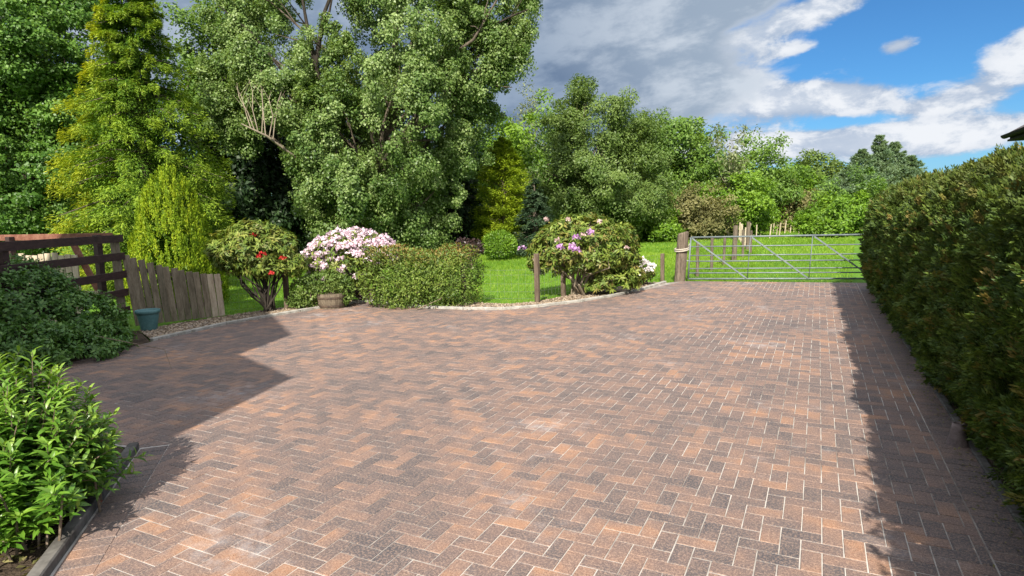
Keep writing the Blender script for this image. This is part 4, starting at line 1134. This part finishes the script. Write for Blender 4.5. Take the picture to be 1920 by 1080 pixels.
# ------------------------------------------------------------------ trees
def trees():
    G = 'trees around the lawn and field'
    rng = np.random.default_rng(101)
    broad_tree('broadleaf_tree', 'tall dark green broadleaf tree at the left edge behind the fences', 60, 21.0,
               [(60, 130, 120, 130), (20, 300, 110, 110), (120, 300, 70, 110), (90, 20, 110, 90), (-90, 150, 120, 200), (150, 190, 55, 90), (60, 390, 120, 60), (-40, -60, 160, 90)],
               'broad', .098, 1250, 220, .55, 102, G, r0=.28, nl=22, aspect=.7, flat=.45, rise=.1, stretch=1.8, inner=.3)
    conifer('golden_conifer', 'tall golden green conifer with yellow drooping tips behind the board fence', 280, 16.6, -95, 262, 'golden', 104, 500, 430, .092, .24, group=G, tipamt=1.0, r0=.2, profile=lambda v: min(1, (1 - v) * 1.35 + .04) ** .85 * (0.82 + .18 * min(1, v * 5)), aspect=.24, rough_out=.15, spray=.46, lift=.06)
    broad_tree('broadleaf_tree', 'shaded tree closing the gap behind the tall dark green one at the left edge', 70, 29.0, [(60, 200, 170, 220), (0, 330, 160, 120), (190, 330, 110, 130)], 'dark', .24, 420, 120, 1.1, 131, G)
    # small upright conifer
    r2 = np.random.default_rng(105); b = foot(320, 13.6); t = thing('upright_conifer', 'small cone shaped yellow green conifer of upright sprays behind the weathered fence', 'conifer', b, 0, G)
    L = Leaves(); n_ = 620; H = at(320, 318, 13.6)[2]; Rm = 85 * 13.6 / F_PX
    v = r2.random(n_); az_ = r2.random(n_) * 2 * math.pi; rad = Rm * np.minimum(1, np.sqrt(np.clip(1 - v, 0, 1)) * 1.05) * (1 - .14 * r2.random(n_))
    cc = b + np.c_[np.cos(az_) * rad, np.sin(az_) * rad, .1 + (H - .1) * v * .96]
    per = 95; idx = np.repeat(np.arange(n_), per); tt = r2.random(len(idx))
    ou = np.c_[np.cos(az_), np.sin(az_), np.zeros(n_)]
    P = cc[idx] + UP * (tt * .36 - .16)[:, None] + ou[idx] * (tt * .04)[:, None] + r2.normal(size=(len(idx), 3)) * (.034 * (1.1 - tt))[:, None]
    D = unit(UP + ou[idx] * .35 + r2.normal(size=P.shape) * .3); N = unit(ou[idx] + r2.normal(size=P.shape) * .45)
    s = .05 * r2.uniform(.6, 1.4, len(idx)); L.add(P, D, N, s, s * .4, r2.random(len(idx)), r2.random(n_)[idx])
    nf = 4000; q = rnd_dir(r2, nf); vv = r2.random(nf); rf = Rm * np.sqrt(1 - vv) * .8 * r2.random(nf) ** .5
    L.add(b + np.c_[q[:, 0] * rf, q[:, 1] * rf, H * vv * .95], rnd_dir(r2, nf), rnd_dir(r2, nf), .14, .09, .1, .1)
    L.build('crown', LM['lime_upright'], t)
    mb = MB(); mb.tube([b, b + UP * H * .8], [.06, .02], 7); mb.build('trunk', M['bark'], t)
    # the great poplar
    pop = broad_tree('poplar_tree', 'huge grey green poplar with glinting leaves towering behind the flower bed', 700, 26.0,
               [(525, 165, 85, 105, -1), (630, 310, 72, 115, -2), (660, 395, 78, 50, -2.5), (592, 172, 72, 62, 0), (730, 230, 120, 140, -1.5), (760, 90, 130, 100, -.5), (800, 330, 80, 120, 0),
                (860, 210, 60, 90, 1), (950, 55, 62, 52, 0), (890, 130, 52, 48, 0), (470, 110, 75, 80, 1), (475, -10, 85, 60, 1), (760, -50, 140, 90, 0), (930, -30, 110, 70, 0), (760, 420, 90, 45, 0), (440, 200, 45, 60, 0)],
               'poplar', .090, 2350, 180, .36, 106, G, r0=.42, nl=46, up=.25, aspect=.78, hang=.35, inner=.14, rise=1.3, stretch=3.0, flat=.95)
    mb = MB()
    for pts, r in (([(640, 420), (615, 260), (592, 120), (606, 30), (640, -60)], .17), ([(600, 160), (578, 60), (560, -40)], .12), ([(598, 80), (618, 20), (628, -30)], .07), ([(720, 300), (820, 160), (880, 70), (960, 30), (1010, 10)], .09), ([(660, 350), (560, 170), (470, 60), (410, 10)], .08)):
        P_ = [at(x, y, 25.2) for x, y in pts]; mb.tube(P_, [r * (1 - .75 * i / (len(P_) - 1)) for i in range(len(P_))], 8, cap=False)
    mb.build('limb', M['dark_bark'], pop, True)
    mb = MB(); r4 = np.random.default_rng(9)
    for k5 in range(7):
        u5 = k5 / 6; x0, y0 = 470 + 42 * u5, 240 + 20 * u5; x1, y1 = x0 - 34 + 52 * u5 + r4.uniform(-8, 8), y0 - r4.uniform(60, 125)
        P_ = [at(x0, y0, 23.2), at(x0 * .62 + x1 * .38 + r4.uniform(-7, 7), y0 * .62 + y1 * .38, 23.2), at(x0 * .3 + x1 * .7 + r4.uniform(-7, 7), y0 * .3 + y1 * .7, 23.4), at(x1, y1, 23.8)]
        mb.tube(P_, [.022, .017, .012, .005], 5, cap=False)
        for q5 in (1, 2): mb.tube([P_[q5], P_[q5] + R2 * r4.uniform(-.5, .5) + UP * r4.uniform(.3, .7)], [.010, .004], 4, cap=False)
    mb.tube([at(560, 300, 24.5), at(500, 255, 23.2), at(452, 232, 22.8)], [.06, .045, .02], 6, cap=False)
    mb.build('bare_branch', M['pale_bark'], pop, True)
    broad_tree('broadleaf_tree', 'light green tree top seen between the golden conifer and the poplar', 405, 30.0, [(405, 150, 60, 110), (385, 230, 60, 90), (430, 90, 35, 60), (380, 90, 45, 60)], 'mid', .17, 170, 150, .75, 107, G, r0=.22)
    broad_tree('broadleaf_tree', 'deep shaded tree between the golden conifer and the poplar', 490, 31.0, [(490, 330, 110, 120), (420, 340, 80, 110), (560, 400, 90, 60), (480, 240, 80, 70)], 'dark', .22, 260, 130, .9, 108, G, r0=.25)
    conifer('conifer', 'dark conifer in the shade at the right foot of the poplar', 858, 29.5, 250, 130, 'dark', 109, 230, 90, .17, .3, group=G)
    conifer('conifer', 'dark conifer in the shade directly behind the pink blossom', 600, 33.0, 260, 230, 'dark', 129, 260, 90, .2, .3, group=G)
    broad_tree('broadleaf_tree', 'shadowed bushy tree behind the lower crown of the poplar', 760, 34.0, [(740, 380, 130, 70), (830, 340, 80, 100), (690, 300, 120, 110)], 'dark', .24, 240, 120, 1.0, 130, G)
    conifer('lime_conifer', 'lime yellow conifer right of the poplar', 945, 29.0, 258, 118, 'lime', 110, 430, 120, .115, .12, group=G, lift=.35, profile=lambda v: (1 - v ** 2.2) ** .8, rough_out=.08)
    conifer('spruce', 'small dark spruce behind the mauve rhododendron', 1003, 26.5, 335, 95, 'spruce', 111, 200, 95, .12, .15, group=G)
    broad_tree('broadleaf_tree', 'fresh green tree top just right of the poplar', 925, 38.0, [(925, 255, 40, 45), (905, 285, 40, 60), (950, 290, 40, 50), (935, 330, 60, 80)], 'bright', .2, 130, 110, .75, 112, G)
    broad_tree('birch_tree', 'thin pale grey green birch rising behind the other trees', 985, 52.0, [(990, 240, 34, 40), (975, 290, 40, 60), (1005, 300, 30, 60)], 'pale', .2, 90, 70, .9, 113, G, r0=.15, bark='pale_bark')
    broad_tree('broadleaf_tree', 'green tree between the pale birch and the big olive tree', 1030, 44.0, [(1030, 250, 35, 45), (1015, 300, 50, 60), (1045, 300, 40, 60), (1025, 370, 55, 70)], 'mid', .22, 150, 110, .9, 114, G)
    broad_tree('willow_tree', 'big spreading olive green tree in the middle of the tree line', 1110, 35.0,
               [(1120, 250, 80, 60), (1090, 210, 40, 40), (1150, 215, 45, 40), (1060, 330, 65, 70), (1130, 340, 85, 80), (1190, 320, 60, 90), (1090, 400, 80, 50), (1210, 390, 50, 55), (1170, 260, 50, 50), (1040, 400, 45, 45)],
               'olive', .13, 640, 210, .60, 115, G, r0=.28, nl=24, up=.4, aspect=.5)
    broad_tree('broadleaf_tree', 'leafy mid green tree right of the big olive tree', 1245, 42.0, [(1245, 275, 40, 40), (1230, 330, 50, 60), (1275, 300, 40, 50), (1270, 370, 60, 60)], 'mid', .2, 200, 120, .85, 116, G, nl=10)
    broad_tree('broadleaf_tree', 'rounded bright green tree left of the tall sparse sapling', 1315, 43.0, [(1315, 310, 55, 60), (1340, 300, 40, 45), (1285, 340, 45, 60), (1345, 360, 50, 60), (1300, 390, 50, 40)], 'mid', .2, 260, 120, .85, 117, G, nl=10)
    broad_tree('sapling', 'tall sparse sapling poking above the tree line', 1366, 40.0, [(1368, 275, 20, 34), (1350, 265, 16, 14), (1385, 270, 18, 16), (1390, 300, 20, 12), (1368, 245, 8, 14), (1366, 330, 20, 30)], 'pale', .24, 70, 14, .5, 118, G, r0=.07, nl=5, bark='pale_bark', aspect=.45)
    broad_tree('broadleaf_tree', 'light green tree behind the lime coloured shrub', 1410, 46.0, [(1410, 330, 50, 45), (1385, 360, 45, 50), (1440, 350, 35, 45), (1415, 300, 26, 26)], 'mid', .2, 210, 110, .85, 119, G, nl=8)
    broad_tree('shrub', 'yellow green bushy tree above the far fence posts', 1380, 40.0, [(1385, 385, 50, 34), (1350, 390, 40, 30), (1415, 400, 26, 34), (1370, 365, 30, 22), (1410, 425, 20, 18)], 'bright', .17, 210, 120, .62, 120, G, r0=.1, nl=8)
    broad_tree('hawthorn', 'olive brown hawthorn bush behind the timber gate post', 1300, 37.5, [(1300, 405, 46, 34), (1275, 415, 30, 28), (1335, 415, 35, 28), (1300, 430, 50, 20)], 'brownish', .13, 210, 130, .55, 121, G, r0=.1, nl=8)
    broad_tree('hawthorn', 'pinkish brown hawthorn bush at the far edge of the field', 1475, 47.0, [(1475, 400, 40, 26), (1450, 405, 26, 26), (1505, 395, 30, 28), (1480, 420, 44, 18)], 'brownish', .17, 190, 110, .68, 122, G, r0=.1, nl=8)
    broad_tree('shrub', 'dense dark green shrub left of the timber gate post', 1215, 37.0, [(1215, 430, 30, 24), (1190, 425, 30, 26), (1200, 400, 36, 30)], 'broad', .16, 130, 110, .55, 123, G, r0=.08, nl=6)
    broad_tree('shrub', 'small bright shrub on the grass left of the timber gate post', 1250, 35.0, [(1250, 435, 24, 16), (1232, 440, 14, 10)], 'bright', .15, 70, 90, .4, 124, G, r0=.05, nl=5)
    broad_tree('laurel_bush', 'rounded glossy green bush in the field beside the hedge end', 1568, 36.0, [(1568, 415, 44, 34), (1545, 425, 26, 26), (1590, 420, 30, 30)], 'bright', .20, 170, 110, .55, 125, G, r0=.08, nl=6, aspect=.5)
    broad_tree('broadleaf_tree', 'lime green tree at the far side of the field', 1478, 58.0, [(1478, 345, 26, 34), (1460, 365, 26, 28), (1495, 370, 24, 30)], 'bright', .26, 110, 90, .95, 126, G, nl=6)
    broad_tree('broadleaf_tree', 'dull green tree left of the blue green conifers', 1540, 60.0, [(1535, 350, 40, 44), (1515, 330, 22, 28), (1560, 370, 40, 40), (1500, 380, 40, 30), (1545, 325, 30, 24)], 'olive', .27, 230, 90, 1.0, 127, G, nl=8)
    broad_tree('broadleaf_tree', 'leafy shrub tree in front of the blue green conifers', 1580, 44.0, [(1585, 370, 30, 24), (1570, 390, 40, 30), (1610, 385, 30, 30)], 'mid', .2, 140, 100, .7, 128, G, nl=6)
    k_ = 0
    for px, top, w, dep, lab in ((1592, 312, 95, 53, 'low blue green conifer at the left of its clump'), (1612, 282, 95, 56, 'blue green conifer left of the tallest one'), (1643, 254, 95, 58, 'tallest blue green conifer with a bare spiky top'),
                                 (1672, 268, 100, 60, 'blue green conifer just right of the tallest one'), (1702, 294, 105, 57, 'low blue green conifer sloping down behind the hedge')):
        k_ += 1
        conifer('blue_conifer', lab, px, dep, top, w, 'blue', 140 + k_, 300, 120, .20, .05, group=G, lift=.35, z0=2.0, profile=lambda v: .04 + .96 * (1 - v) ** 1.0, r0=.14, rough_out=.28, aspect=.26)
    # far woodland closing the horizon
    r3 = np.random.default_rng(150); L = Leaves(); E = []
    for px in range(-150, 2100, 46):
        dep = 72 + 12 * r3.random(); top = 342 + 26 * r3.random() - (40 if px < 1250 else 0) + (22 if px > 1690 else 0)
        E.append((at(px, (top + 420) / 2, dep), (46 * dep / F_PX * r3.uniform(.8, 1.3), 3, (430 - top) / 2 * dep / F_PX)))
    cc, q = crown_centers(r3, E, 1500, .15); clump_leaves(r3, L, cc, 1.3 * r3.uniform(.6, 1.3, len(cc)), 60, .42, .65, .75, .5, q)
    o = L.build('woodland', LM['mid'], None); tag(o, 'distant green woodland closing off the field', 'woodland', kind='stuff')
trees()
print('faces', sum(len(o.data.polygons) for o in scene.objects if o.type == 'MESH'))
